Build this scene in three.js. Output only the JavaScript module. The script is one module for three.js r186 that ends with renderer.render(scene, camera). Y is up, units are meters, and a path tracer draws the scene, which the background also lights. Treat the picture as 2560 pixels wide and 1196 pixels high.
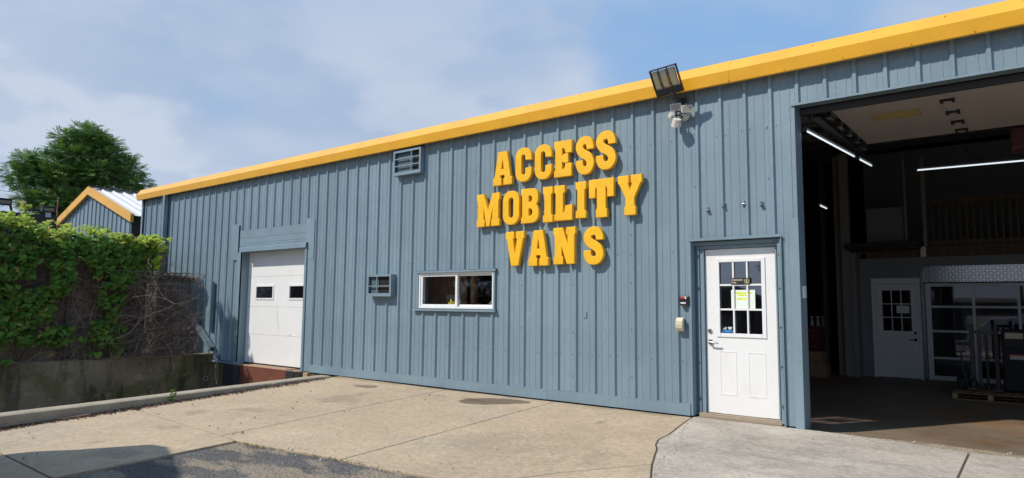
import * as THREE from 'three';
import { RoundedBoxGeometry } from 'three/addons/geometries/RoundedBoxGeometry.js';
import { mergeGeometries } from 'three/addons/utils/BufferGeometryUtils.js';
import { RectAreaLightUniformsLib } from 'three/addons/lights/RectAreaLightUniformsLib.js';

// ---------------------------------------------------------------- camera, sky, sun, exposure
const scene = new THREE.Scene();
const camera = new THREE.PerspectiveCamera(38.97, 1024 / 478, 0.1, 900);
camera.position.set(11.278, 1.293, 8.046);
camera.rotation.order = 'YXZ';
camera.rotation.set(0.09734, 0.6694, 0.00923);
const SUN = new THREE.Vector3(-0.50, 1.25, 1.0).normalize();
const sun = new THREE.DirectionalLight(new THREE.Color().setRGB(1.0, 0.93, 0.84), 3.75);
sun.position.copy(SUN).multiplyScalar(40); sun.target.position.set(2, 0, 0);
sun.castShadow = true; sun.shadow.radius = 2.0; sun.shadow.mapSize.set(4096, 4096);
Object.assign(sun.shadow.camera, { left: -30, right: 30, top: 30, bottom: -30, near: 1, far: 120 });
scene.add(sun, sun.target);
const EXPOSURE = 1.13;

// ---------------------------------------------------------------- random numbers and noise
function rngOf(a) { return () => { a |= 0; a = a + 0x6D2B79F5 | 0; let t = Math.imul(a ^ a >>> 15, 1 | a); t = t + Math.imul(t ^ t >>> 7, 61 | t) ^ t; return ((t ^ t >>> 14) >>> 0) / 4294967296; }; }
const hash = (x, y, s) => { let h = Math.imul(x, 374761393) + Math.imul(y, 668265263) + Math.imul(s, 2147483647 ^ 1013904223); h = Math.imul(h ^ h >>> 13, 1274126177); h ^= h >>> 16; return (h >>> 0) / 4294967296; };
function vn(x, y, per, s) {           // value noise, tiles with period per
  const xi = Math.floor(x), yi = Math.floor(y), fx = x - xi, fy = y - yi, u = fx * fx * (3 - 2 * fx), v = fy * fy * (3 - 2 * fy);
  let px = per, py = per; if (typeof per !== 'number') { px = per[0]; py = per[1]; }
  const w = (n, p) => ((n % p) + p) % p, x0 = w(xi, px), x1 = w(xi + 1, px), y0 = w(yi, py), y1 = w(yi + 1, py);
  const a = hash(x0, y0, s), b = hash(x1, y0, s), c = hash(x0, y1, s), d = hash(x1, y1, s);
  return a + (b - a) * u + (c - a) * v + (a - b - c + d) * u * v;
}
function fbm(x, y, per, s, oct = 4) { let t = 0, a = 0.5, n = 0; for (let o = 0; o < oct; o++) { t += a * vn(x, y, per, s + o * 17); n += a; a *= 0.5; x *= 2; y *= 2; per = typeof per === 'number' ? per * 2 : [per[0] * 2, per[1] * 2]; } return t / n; }
const mix = (a, b, t) => a + (b - a) * t, clamp = (x, a = 0, b = 1) => Math.min(b, Math.max(a, x)), sstep = (a, b, x) => { const t = clamp((x - a) / (b - a)); return t * t * (3 - 2 * t); };
const enc = (c) => Math.round(255 * clamp(c <= 0.0031308 ? c * 12.92 : 1.055 * Math.pow(c, 1 / 2.4) - 0.055));

// ---------------------------------------------------------------- sky: air and clouds
{
  const W = 2048, H = 1024, d = new Float32Array(W * H * 4);
  const n3 = (x, y, z, s) => { const zi = Math.floor(z), f = z - zi, u = f * f * (3 - 2 * f); return mix(vn(x, y, 4096, s + zi * 31), vn(x, y, 4096, s + (zi + 1) * 31), u); };
  const f3 = (x, y, z, s, o) => { let t = 0, a = 0.5, n = 0; for (let k = 0; k < o; k++) { t += a * n3(x + 500, y + 500, z + 50, s + k * 101); n += a; a *= 0.52; x *= 2.03; y *= 2.03; z *= 2.03; } return t / n; };
  for (let j = 0; j < H; j++) {
    const el = ((j + 0.5) / H - 0.5) * Math.PI, y = Math.sin(el), ch = Math.cos(el), up = Math.max(y, 0);
    const h = Math.exp(-up * 4.2);
    const base = [mix(0.18, 0.43, h), mix(0.37, 0.525, h), mix(0.67, 0.67, h)];
    for (let i = 0; i < W; i++) {
      const az = ((i + 0.5) / W - 0.5) * 2 * Math.PI, x = Math.cos(az) * ch, z = Math.sin(az) * ch;
      let c = 0, lum = 0;
      if (y > 0) {
        const p = 1.9 / (up + 0.42), X = x * p * 1.5 + 108.8, Z = z * p * 1.5 - 57.8;
        const veil = f3(X * 0.55, Z * 0.55, 2.2, 5, 3) * 0.62 + f3(X * 1.5, Z * 1.5, 2.2, 9, 4) * 0.38, fine = f3(x * 7, y * 15, z * 7, 23, 6), wisp = f3(x * 3.2 + 4, y * 9, z * 3.2, 43, 4);
        c = sstep(0.32, 0.60, veil + 0.22 * (fine - 0.5));
        lum = sstep(0.40, 0.64, fine * 0.45 + wisp * 0.55);
      }
      const puff = y > 0 ? sstep(0.50, 0.60, f3(x * 6 + 11, y * 13 + 3, z * 6, 67, 6)) * sstep(0.02, 0.10, y) * (1 - sstep(0.24, 0.42, y)) * (0.25 + 0.75 * c) : 0;
      const cr = mix(0.37, 0.475, lum) + 0.10 * puff, cg = mix(0.46, 0.54, lum) + 0.075 * puff, cb = mix(0.60, 0.66, lum) + 0.045 * puff, k = (j * W + i) * 4, a = Math.max(c * 0.80, puff * 0.72);
      d[k] = mix(base[0], cr, a); d[k + 1] = mix(base[1], cg, a); d[k + 2] = mix(base[2], cb, a); d[k + 3] = 1;
    }
  }
  const t = new THREE.DataTexture(d, W, H, THREE.RGBAFormat, THREE.FloatType);
  t.mapping = THREE.EquirectangularReflectionMapping; t.magFilter = t.minFilter = THREE.LinearFilter; t.wrapS = THREE.RepeatWrapping; t.needsUpdate = true;
  scene.background = t; scene.environment = t;
}

// ---------------------------------------------------------------- textures and materials
function tex(w, h, fn, srgb = true) {
  const d = new Uint8Array(w * h * 4);
  for (let j = 0; j < h; j++) for (let i = 0; i < w; i++) {
    const c = fn(i / w, j / h), k = (j * w + i) * 4;
    if (typeof c === 'number') { d[k] = d[k + 1] = d[k + 2] = Math.round(255 * clamp(c)); }
    else if (srgb) { d[k] = enc(c[0]); d[k + 1] = enc(c[1]); d[k + 2] = enc(c[2]); }
    d[k + 3] = 255;
  }
  const t = new THREE.DataTexture(d, w, h); if (srgb) t.colorSpace = THREE.SRGBColorSpace;
  t.wrapS = t.wrapT = THREE.RepeatWrapping; t.magFilter = THREE.LinearFilter; t.minFilter = THREE.LinearFilter; t.needsUpdate = true; return t;
}
const sized = (t, mx, my = mx) => { const c = t.clone(); c.repeat.set(1 / mx, 1 / my); c.needsUpdate = true; return c; };
const rgb = (r, g, b) => new THREE.Color().setRGB(r, g, b);
const std = (c, rough = 0.6, o = {}) => new THREE.MeshStandardMaterial({ color: Array.isArray(c) ? rgb(...c) : c, roughness: rough, ...o });
const tint = (c, f) => c.map((v) => v * f);

// siding paint: chalky blue grey coat with faint vertical run marks and scuffs
const sidingTex = (() => tex(512, 1024, (u, v) => {
  const s = fbm(u * 48, v * 3, [48, 3], 3, 3), b = fbm(u * 5, v * 8, [5, 8], 8, 4), g = vn(u * 256, v * 512, [256, 512], 4);
  const sc = sstep(0.70, 0.78, fbm(u * 16, v * 32, [16, 32], 77, 4));
  const f = 0.90 + 0.06 * (s - 0.5) + 0.20 * (b - 0.5) + 0.04 * (g - 0.5) + 0.07 * sc;
  return [f, f * (1 + 0.02 * (b - 0.5)), f * (1 + 0.03 * (s - 0.5))];
}))();
const paintBump = tex(256, 256, (u, v) => 0.5 * fbm(u * 8, v * 8, 8, 31, 4) + 0.5 * vn(u * 128, v * 128, 128, 5), false);
const sheetBump = tex(512, 512, (u, v) => 0.93 * fbm(u * 6, v * 3, [6, 3], 37, 3) + 0.07 * vn(u * 256, v * 256, 256, 38), false);
const BLUE = [0.205, 0.287, 0.336];
const siding = [0.96, 1.0, 1.04, 0.98].map((f, i) => std(tint(BLUE, f), 0.5, { map: sized(sidingTex, 1.13 + 0.17 * i, 3.4), bumpMap: sized(sheetBump, 2.3 + 0.3 * i, 2.9), bumpScale: 0.016 }));
const blue = std(tint(BLUE, 0.97), 0.46, { map: siding[1].map, bumpMap: siding[1].bumpMap, bumpScale: 0.001 });
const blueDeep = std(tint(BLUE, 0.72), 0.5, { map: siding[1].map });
const yellowTex = tex(512, 512, (u, v) => { const b = fbm(u * 4, v * 4, 4, 61, 5), g = vn(u * 256, v * 256, 256, 62), sp = hash(Math.floor(u * 170), Math.floor(v * 170), 63) > 0.9985 ? 0.5 : 1, f = (0.93 + 0.22 * (b - 0.5) + 0.05 * (g - 0.5)) * sp; return [f, f * (0.98 + 0.05 * (b - 0.5)), f]; });
const yellow = new THREE.MeshPhysicalMaterial({ color: rgb(0.84, 0.425, 0.007), roughness: 0.42, map: sized(yellowTex, 1.7), clearcoat: 0.7, clearcoatRoughness: 0.34 });
const letterYellow = std([0.94, 0.515, 0.006], 0.5, { map: sized(yellowTex, 0.9) });
const whiteTex = tex(512, 512, (u, v) => { const b = fbm(u * 6, v * 6, 6, 71, 5), d = sstep(0.6, 0.85, fbm(u * 14, v * 5, [14, 5], 72, 4)), f = 0.97 + 0.06 * (b - 0.5) - 0.05 * d; return [f, f * 0.995, f * (0.985 - 0.02 * d)]; });
const white = std([0.81, 0.81, 0.80], 0.42, { map: sized(whiteTex, 1.6) });
const whiteTrim = std([0.78, 0.78, 0.77], 0.45);
const black = std([0.016, 0.016, 0.018], 0.5), blackRubber = std([0.022, 0.022, 0.024], 0.8, { bumpMap: sized(paintBump, 0.16), bumpScale: 0.012 });
const steel = std([0.55, 0.55, 0.55], 0.28, { metalness: 1 }), darkSteel = std([0.06, 0.06, 0.065], 0.55, { metalness: 0.4 });
const screwMat = std([0.12, 0.155, 0.175], 0.5);
const glass = new THREE.MeshPhysicalMaterial({ color: rgb(0.96, 0.97, 0.97), roughness: 0.02, transmission: 1, thickness: 0, ior: 1.5 });
const woodTex = (seed, c0, c1) => tex(256, 512, (u, v) => { const w = fbm(u * 10 + 1.4 * fbm(u * 2, v * 4, [2, 4], seed, 3), v * 2, 64, seed + 1, 4), l = 0.5 + 0.5 * Math.sin((u * 26 + w * 9)), t = 0.55 * w + 0.35 * l + 0.1 * vn(u * 128, v * 24, [128, 24], seed + 5); return [0, 1, 2].map((k) => mix(c0[k], c1[k], t)); });
const wood = std([1, 1, 1], 0.7, { map: sized(woodTex(41, [0.10, 0.045, 0.016], [0.30, 0.16, 0.065]), 0.5, 1.2) });
const paleWood = std([1, 1, 1], 0.75, { map: sized(woodTex(44, [0.24, 0.16, 0.085], [0.46, 0.34, 0.20]), 0.3, 1.0) });

// weathered concrete of the apron, mapped over the yard in metres (x 0..10, z 0..7)
const apronTex = (() => tex(2048, 1434, (u, v) => {
  const x = u * 10, z = v * 7;
  const b = fbm(x * 0.55, z * 0.55, 512, 101, 5), m = fbm(x * 2.3, z * 2.3, 512, 102, 4), g = vn(x * 70, z * 70, 4096, 103), g2 = hash(Math.floor(x * 190), Math.floor(z * 190), 104);
  let f = 0.92 + 0.20 * (b - 0.5) + 0.20 * (m - 0.5) + 0.24 * (vn(x * 26, z * 26, 4096, 113) - 0.5) * (0.4 + m) + 0.20 * (g - 0.5) + 0.14 * (g2 - 0.5);
  let c = [0.472 * f, 0.370 * f, 0.250 * f];
  const gr = sstep(0.52, 0.75, fbm(x * 0.8 + 9, z * 1.4, 512, 105, 4)) * 0.32;                       // grey scuffed patches
  c = c.map((q, k) => mix(q, [0.34, 0.315, 0.27][k] * f, gr));
  const dk = sstep(0.66, 0.80, fbm(x * 1.7, z * 1.7, 512, 106, 5)) * 0.22; c = c.map((q) => q * (1 - dk));
  const ell = (cx, cz, rx, rz, a, n) => { const ca = Math.cos(a), sa = Math.sin(a), dx = x - cx, dz = z - cz, e = Math.hypot((dx * ca + dz * sa) / rx, (-dx * sa + dz * ca) / rz); return 1 - sstep(0.82, 1.0, e + (fbm(x * 5, z * 5, 512, 107, 4) - 0.5) * n); };
  const wet = Math.max(ell(4.98, 0.62, 0.42, 0.30, -0.35, 0.5), ell(5.22, 0.40, 0.36, 0.16, -0.1, 0.6));   // damp patch at the wall
  c = c.map((q, k) => q * mix(1, [0.36, 0.34, 0.32][k], wet));
  const oil = ell(2.35, 0.62, 0.33, 0.15, 0.1, 0.8); c = c.map((q) => q * mix(1, 0.30, oil * (0.5 + 0.5 * m)));
  const rust = ell(4.75, 0.62, 0.3, 0.07, 0.3, 0.8) * 0.5; c = [c[0] * mix(1, 0.75, rust), c[1] * mix(1, 0.5, rust), c[2] * mix(1, 0.35, rust)];
  const ring = ell(6.9, 2.35, 0.95, 0.55, -0.5, 0.25) * 0.08; c = c.map((q) => q * (1 - ring));
  const tyre = sstep(0.75, 0.85, vn(x * 14 + z * 9, 3, 4096, 108)) * ell(6.3, 2.9, 0.35, 0.10, -0.6, 0.6) * 0.3; c = c.map((q) => q * (1 - tyre));
  const dirtEdge = (1 - sstep(0.05, 0.32, z + 0.25 * (fbm(x * 3, z * 6, 512, 109, 4) - 0.5))) * 0.55 * sstep(0.35, 0.6, fbm(x * 2.2, 3.3, 512, 110, 3)); c = c.map((q, k) => q * mix(1, [0.42, 0.38, 0.33][k], dirtEdge));
  const speck = hash(Math.floor(x * 60), Math.floor(z * 60), 111); if (speck > 0.9988) c = c.map((q) => q * 0.35); else if (speck < 0.0007) c = [0.6, 0.58, 0.52];
  return c;
}))();
const concreteBump = tex(512, 512, (u, v) => 0.45 * fbm(u * 24, v * 24, 24, 121, 4) + 0.4 * vn(u * 200, v * 200, 200, 122) + 0.15 * hash(Math.floor(u * 512), Math.floor(v * 512), 123), false);
const apronMat = std([1, 1, 1], 0.9, { map: sized(apronTex, 10, 7), bumpMap: sized(concreteBump, 1.1), bumpScale: 0.006 });
const greyTex = tex(1024, 1024, (u, v) => {
  const b = fbm(u * 3, v * 5, 3 * 5, 131, 5), m = fbm(u * 14, v * 30, [14, 30], 132, 4), g = vn(u * 230, v * 230, 230, 133), w = sstep(0.55, 0.72, fbm(u * 5, v * 5, 5, 134, 5)), o = sstep(0.58, 0.78, fbm(u * 4 + 0.3, v * 4, 4, 135, 4));
  const f = 0.86 + 0.44 * (b - 0.5) + 0.34 * (m - 0.5) + 0.26 * (g - 0.5) + 0.14 * w + 0.2 * (vn(u * 90, v * 120, [90, 120], 137) - 0.5);
  return [0.445 * f * (1 + 0.04 * o), 0.392 * f * (1 - 0.02 * o), 0.325 * f * (1 - 0.13 * o)];
});
const greyMat = std([1, 1, 1], 0.88, { map: sized(greyTex, 4.1), bumpMap: sized(concreteBump, 1.3), bumpScale: 0.006 });
const asphaltTex = tex(1024, 1024, (u, v) => {
  const st = vn(u * 260, v * 260, 260, 141), st2 = hash(Math.floor(u * 420), Math.floor(v * 420), 142), st3 = hash(Math.floor(u * 200), Math.floor(v * 200), 145), d = fbm(u * 6, v * 13, [6, 13], 143, 5), e = fbm(u * 4, v * 4, 4, 144, 4);
  const dust = sstep(0.44, 0.66, d), chip = st2 > 0.62 ? 1 : st3 > 0.86 ? 0.8 : 0.12 * st;
  const a = mix(0.05, 0.19, chip * (0.35 + 0.65 * st)) * (0.75 + 0.5 * e), w = dust * (0.25 + 0.45 * st2);
  return [mix(a, 0.40, w), mix(a, 0.335, w), mix(a * 1.02, 0.245, w)];
});
const asphaltMat = std([1, 0.945, 0.88], 0.92, { map: sized(asphaltTex, 2.2), bumpMap: sized(tex(512, 512, (u, v) => 0.6 * vn(u * 120, v * 120, 120, 151) + 0.4 * vn(u * 45, v * 45, 45, 152), false), 2.1), bumpScale: 0.02 });
const kerbMat = std([1, 1, 1], 0.92, { map: sized(tex(512, 512, (u, v) => { const f = 0.85 + 0.45 * (fbm(u * 6, v * 6, 6, 161, 5) - 0.5) + 0.25 * (vn(u * 150, v * 150, 150, 162) - 0.5); return [0.42 * f, 0.36 * f, 0.27 * f]; }), 1.4), bumpMap: sized(concreteBump, 0.9), bumpScale: 0.008 });
const mossTex = tex(1024, 512, (u, v) => {
  const b = fbm(u * 5, v * 3, [5, 3], 171, 5), run = fbm(u * 26, v * 2, [26, 2], 172, 4), m = sstep(0.42, 0.70, fbm(u * 8, v * 5, [8, 5], 173, 5)), g = vn(u * 300, v * 150, [300, 150], 174), l = sstep(0.64, 0.78, fbm(u * 18, v * 9, [18, 9], 175, 4));
  const f = 0.75 + 0.5 * (b - 0.5) + 0.35 * (g - 0.5) - 0.40 * sstep(0.46, 0.74, run);
  return [mix(0.25, 0.15, m) * f + 0.07 * l, mix(0.195, 0.135, m) * f + 0.06 * l, mix(0.125, 0.055, m) * f + 0.03 * l].map((q) => Math.max(q, 0.014));
});
const mossMat = std([1, 1, 1], 0.95, { map: sized(mossTex, 3.6, 1.3), bumpMap: sized(concreteBump, 0.9), bumpScale: 0.008 });
const blockTex = tex(512, 512, (u, v) => { const f = 0.8 + 0.5 * (fbm(u * 7, v * 7, 7, 181, 5) - 0.5) + 0.35 * (vn(u * 140, v * 140, 140, 182) - 0.5); return [0.25 * f, 0.205 * f, 0.16 * f]; });
const blockMats = [0.9, 1.0, 1.12].map((f, i) => std([f, f, f], 0.95, { map: sized(blockTex, 1.1 + i * 0.3), bumpMap: sized(concreteBump, 0.6), bumpScale: 0.004 }));
const floorTex = tex(1024, 1024, (u, v) => { const b = fbm(u * 4, v * 6, [4, 6], 191, 5), m = fbm(u * 20, v * 44, [20, 44], 192, 3), g = vn(u * 240, v * 240, 240, 193), r = sstep(0.52, 0.72, fbm(u * 5, v * 5, 5, 194, 4)); const f = 0.8 + 0.5 * (b - 0.5) + 0.25 * (m - 0.5) + 0.2 * (g - 0.5); return [mix(0.235, 0.25, r) * f, mix(0.175, 0.145, r) * f, mix(0.12, 0.075, r) * f]; });
const floorMat = std([1, 1, 1], 0.6, { map: sized(floorTex, 4.3), bumpMap: sized(concreteBump, 1.2), bumpScale: 0.004 });
const tanEdgeMat = std([0.9, 0.74, 0.5], 0.95, { map: sized(tex(256, 256, (u, v) => { const f = 0.5 + 0.35 * (fbm(u * 9, v * 9, 9, 196, 4) - 0.5) + 0.4 * (hash(Math.floor(u * 90), Math.floor(v * 90), 197) - 0.5); return [f, f, f]; }), 0.8), bumpMap: sized(concreteBump, 0.5), bumpScale: 0.02 });
// raised lozenge tread of metal plate
const tread = (n) => tex(256, 256, (u, v) => { const U = u * n, V = v * n, iu = Math.floor(U), iv = Math.floor(V), s = (iu + iv) % 2 ? 1 : -1, fx = U - iu - 0.5, fy = V - iv - 0.5, a = (fx + s * fy) * 0.7071, b = (fx - s * fy) * 0.7071; return 1 - sstep(0.6, 1, Math.hypot(a / 0.42, b / 0.15)); }, false);
const treadTex = tread(8);
const rustPlate = std([1, 1, 1], 0.7, { map: sized(tex(256, 256, (u, v) => { const f = 0.8 + 0.6 * (fbm(u * 6, v * 6, 6, 201, 5) - 0.5); return [0.20 * f, 0.062 * f, 0.034 * f]; }), 0.9), bumpMap: sized(treadTex, 0.36), bumpScale: 0.010 });
const plateMat = std([1, 1, 1], 0.22, { metalness: 1, map: sized(tex(256, 256, (u, v) => { const U = u * 8, V = v * 8, iu = Math.floor(U), iv = Math.floor(V), s = (iu + iv) % 2 ? 1 : -1, fx = U - iu - 0.5, fy = V - iv - 0.5, a = (fx + s * fy) * 0.7071, b = (fx - s * fy) * 0.7071, t = 1 - sstep(0.6, 1, Math.hypot(a / 0.42, b / 0.17)), f = mix(0.34, 0.86, t); return [f, f, f * 1.01]; }), 0.44), bumpMap: sized(treadTex, 0.44), bumpScale: 0.03 });
const filmGlass = new THREE.MeshPhysicalMaterial({ color: rgb(0.80, 0.78, 0.82), roughness: 0.02, transmission: 1, thickness: 0, ior: 2.4 });
const doorGlass = new THREE.MeshPhysicalMaterial({ color: rgb(0.88, 0.87, 0.90), roughness: 0.02, transmission: 1, thickness: 0, ior: 1.48 });

// ---------------------------------------------------------------- building blocks
const P3 = (a) => new THREE.Vector3(...a);
function flat(g) {                                        // non-indexed, uv in metres by the way each face points
  g = g.index ? g.toNonIndexed() : g; if (!g.attributes.normal) g.computeVertexNormals();
  const p = g.attributes.position, uv = new Float32Array(p.count * 2), a = P3([0, 0, 0]), b = a.clone(), c = a.clone(), n = a.clone(), e = a.clone();
  for (let i = 0; i < p.count; i += 3) {
    a.fromBufferAttribute(p, i); b.fromBufferAttribute(p, i + 1); c.fromBufferAttribute(p, i + 2);
    n.subVectors(b, a).cross(e.subVectors(c, a));
    const N = g.attributes.normal, sx = N.getX(i) + N.getX(i + 1) + N.getX(i + 2), sy = N.getY(i) + N.getY(i + 1) + N.getY(i + 2), sz = N.getZ(i) + N.getZ(i + 1) + N.getZ(i + 2);
    if (n.x * sx + n.y * sy + n.z * sz < 0) { const t = [N.getX(i + 1), N.getY(i + 1), N.getZ(i + 1)]; p.setXYZ(i + 1, c.x, c.y, c.z); p.setXYZ(i + 2, b.x, b.y, b.z); N.setXYZ(i + 1, N.getX(i + 2), N.getY(i + 2), N.getZ(i + 2)); N.setXYZ(i + 2, ...t); const q = b.clone(); b.copy(c); c.copy(q); }
    const x = Math.abs(n.x), y = Math.abs(n.y), z = Math.abs(n.z);
    for (const [k, q] of [[0, a], [1, b], [2, c]]) { const s = y >= x && y >= z ? [q.x, q.z] : x > z ? [q.z, q.y] : [q.x, q.y]; uv[(i + k) * 2] = s[0]; uv[(i + k) * 2 + 1] = s[1]; }
  }
  const o = new THREE.BufferGeometry(); o.setAttribute('position', p); o.setAttribute('normal', g.attributes.normal); o.setAttribute('uv', new THREE.BufferAttribute(uv, 2)); return o;
}
const bx = (x0, x1, y0, y1, z0, z1, r = 0) => { const w = Math.abs(x1 - x0), h = Math.abs(y1 - y0), d = Math.abs(z1 - z0); r = Math.min(r, w / 2.1, h / 2.1, d / 2.1); return (r > 0 ? new RoundedBoxGeometry(w, h, d, 1, r) : new THREE.BoxGeometry(w, h, d)).translate((x0 + x1) / 2, (y0 + y1) / 2, (z0 + z1) / 2); };
function rod(a, b, r0, r1 = r0, n = 8) { const A = P3(a), B = P3(b), d = B.clone().sub(A), g = new THREE.CylinderGeometry(r1, r0, d.length(), n); g.applyQuaternion(new THREE.Quaternion().setFromUnitVectors(P3([0, 1, 0]), d.normalize())); const m = A.add(B).multiplyScalar(0.5); return g.translate(m.x, m.y, m.z); }
function bar(a, b, w, h, up = [0, 1, 0]) { const A = P3(a), B = P3(b), d = B.clone().sub(A), L = d.length(), Z = d.normalize(), X = P3(up).cross(Z).normalize(), Y = Z.clone().cross(X), m = new THREE.Matrix4().makeBasis(X, Y, Z); const c = A.add(B).multiplyScalar(0.5); return new THREE.BoxGeometry(w, h, L).applyMatrix4(m).translate(c.x, c.y, c.z); }
const hose = (pts, r, seg = 16, n = 6, closed = false) => new THREE.TubeGeometry(new THREE.CatmullRomCurve3(pts.map(P3), closed), seg, r, n, closed);
function poly(list) { const o = []; for (const q of list) { for (let k = 1; k + 1 < q.length; k++) o.push(...q[0], ...q[k], ...q[k + 1]); } const g = new THREE.BufferGeometry(); g.setAttribute('position', new THREE.Float32BufferAttribute(o, 3)); g.computeVertexNormals(); return g; }
function mesh(parent, name, geoms, mat, ud) {
  const list = (Array.isArray(geoms) ? geoms : [geoms]).map(flat), g = list.length > 1 ? mergeGeometries(list) : list[0];
  const m = new THREE.Mesh(g, mat); m.name = name; m.castShadow = m.receiveShadow = true; if (ud) Object.assign(m.userData, ud); parent.add(m); return m;
}
const used = {};
const numbered = (n) => { const k = used[n] = (used[n] ?? -1) + 1; return k ? n + '_' + String(k).padStart(3, '0') : n; };
function thing(name, label, category, group, pos = [0, 0, 0]) { const o = new THREE.Group(); o.name = numbered(name); o.position.set(...pos); o.userData = { label, category }; if (group) o.userData.group = group; scene.add(o); return o; }
function part(parent, name, ud) { const o = new THREE.Group(); o.name = name; if (ud) o.userData = ud; parent.add(o); return o; }
function single(name, label, category, geoms, mat, group) { const m = mesh(scene, numbered(name), geoms, mat); m.userData = { label, category }; if (group) m.userData.group = group; return m; }
function structure(name, geoms, mat) { return mesh(scene, numbered(name), geoms, mat, { kind: 'structure' }); }
function prismZ(pts, z0, z1) { const s = new THREE.Shape(pts.map(([x, y]) => new THREE.Vector2(x, y))); return new THREE.ExtrudeGeometry(s, { depth: z1 - z0, bevelEnabled: false }).translate(0, 0, z0); }
function prismX(pts, x0, x1) { return prismZ(pts, x0, x1).applyMatrix4(new THREE.Matrix4().set(0, 0, 1, 0, 0, 1, 0, 0, 1, 0, 0, 0, 0, 0, 0, 1)); }   // pts are (z, y); mirrored axes, faces are two-sided
const gy = (z) => -0.05 - 0.03 * Math.min(z, 8);           // height of the yard's surface at distance z from the wall

// ================================================================ ground
{
  const q = (x0, x1, z0, z1, y0, y1 = y0) => [[x0, y0, z0], [x0, y1, z1], [x1, y1, z1], [x1, y0, z0]];
  structure('ground', poly([
    q(0.9, 420, 0.3, 8, gy(0.3) - 0.022, gy(8) - 0.022), q(0.9, 420, 8, 420, gy(8) - 0.022), q(-3.9, 0.9, 9, 420, gy(8) - 0.022),
    q(-420, -3.9, -0.5, 9, 0.08, 0.08), q(-420, -3.9, 9, 40, 0.08, gy(8) - 0.022), q(-420, -3.9, 40, 420, gy(8) - 0.022),
    q(-420, -3.9, -420, -0.5, 0.08), q(-3.9, 0.9, -420, -0.5, -0.2), q(0.9, 420, -420, 0.3, -0.2)]), asphaltMat);
  structure('dock_ramp', poly([q(-3.8, 0.95, 0, 9.2, -1.15, gy(8) - 0.018)]), kerbMat);
}
const slabGap = 0.0085;
function slab(parent, pts, mat, thick = 0.09) {
  // shrink towards the inside by the joint's half width, with a worn arris
  const n = pts.length, area = pts.reduce((s, p, i) => { const q = pts[(i + 1) % n]; return s + p[0] * q[1] - q[0] * p[1]; }, 0), sg = area > 0 ? 1 : -1;
  const inset = (d) => pts.map((p, i) => { const a = pts[(i + n - 1) % n], b = pts[(i + 1) % n]; const u = [p[0] - a[0], p[1] - a[1]], v = [b[0] - p[0], b[1] - p[1]], lu = Math.hypot(...u), lv = Math.hypot(...v); const n1 = [-u[1] / lu * sg, u[0] / lu * sg], n2 = [-v[1] / lv * sg, v[0] / lv * sg], k = 1 + n1[0] * n2[0] + n1[1] * n2[1]; return [p[0] + d * (n1[0] + n2[0]) / k, p[1] + d * (n1[1] + n2[1]) / k]; });
  const o = inset(slabGap), t = inset(slabGap + 0.004), faces = [];
  const tri = THREE.ShapeUtils.triangulateShape(t.map(([x, z]) => new THREE.Vector2(x, z)), []);
  for (const f of tri) faces.push(f.map((k) => [t[k][0], gy(t[k][1]), t[k][1]]).reverse());
  for (let i = 0; i < n; i++) { const j = (i + 1) % n; faces.push([[t[i][0], gy(t[i][1]), t[i][1]], [t[j][0], gy(t[j][1]), t[j][1]], [o[j][0], gy(o[j][1]) - 0.004, o[j][1]], [o[i][0], gy(o[i][1]) - 0.004, o[i][1]]]); faces.push([[o[i][0], gy(o[i][1]) - 0.004, o[i][1]], [o[j][0], gy(o[j][1]) - 0.004, o[j][1]], [o[j][0], gy(o[j][1]) - thick, o[j][1]], [o[i][0], gy(o[i][1]) - thick, o[i][1]]]); }
  const g = poly(faces), p = g.attributes.position, nn = g.attributes.normal;
  for (let i = 0; i < p.count; i++) if (nn.getY(i) < 0) nn.setXYZ(i, -nn.getX(i), -nn.getY(i), -nn.getZ(i));
  return mesh(parent, 'slab', g, mat);
}
const kx = (z) => 0.85 + 0.13 * z;                          // kerb's face towards the yard
const wob = (a, b, n, amp, seed) => { const r = rngOf(seed), o = []; for (let k = 1; k < n; k++) { const t = k / n; o.push([mix(a[0], b[0], t) + (r() - 0.5) * amp, mix(a[1], b[1], t) + (r() - 0.5) * amp]); } return o; };
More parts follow.
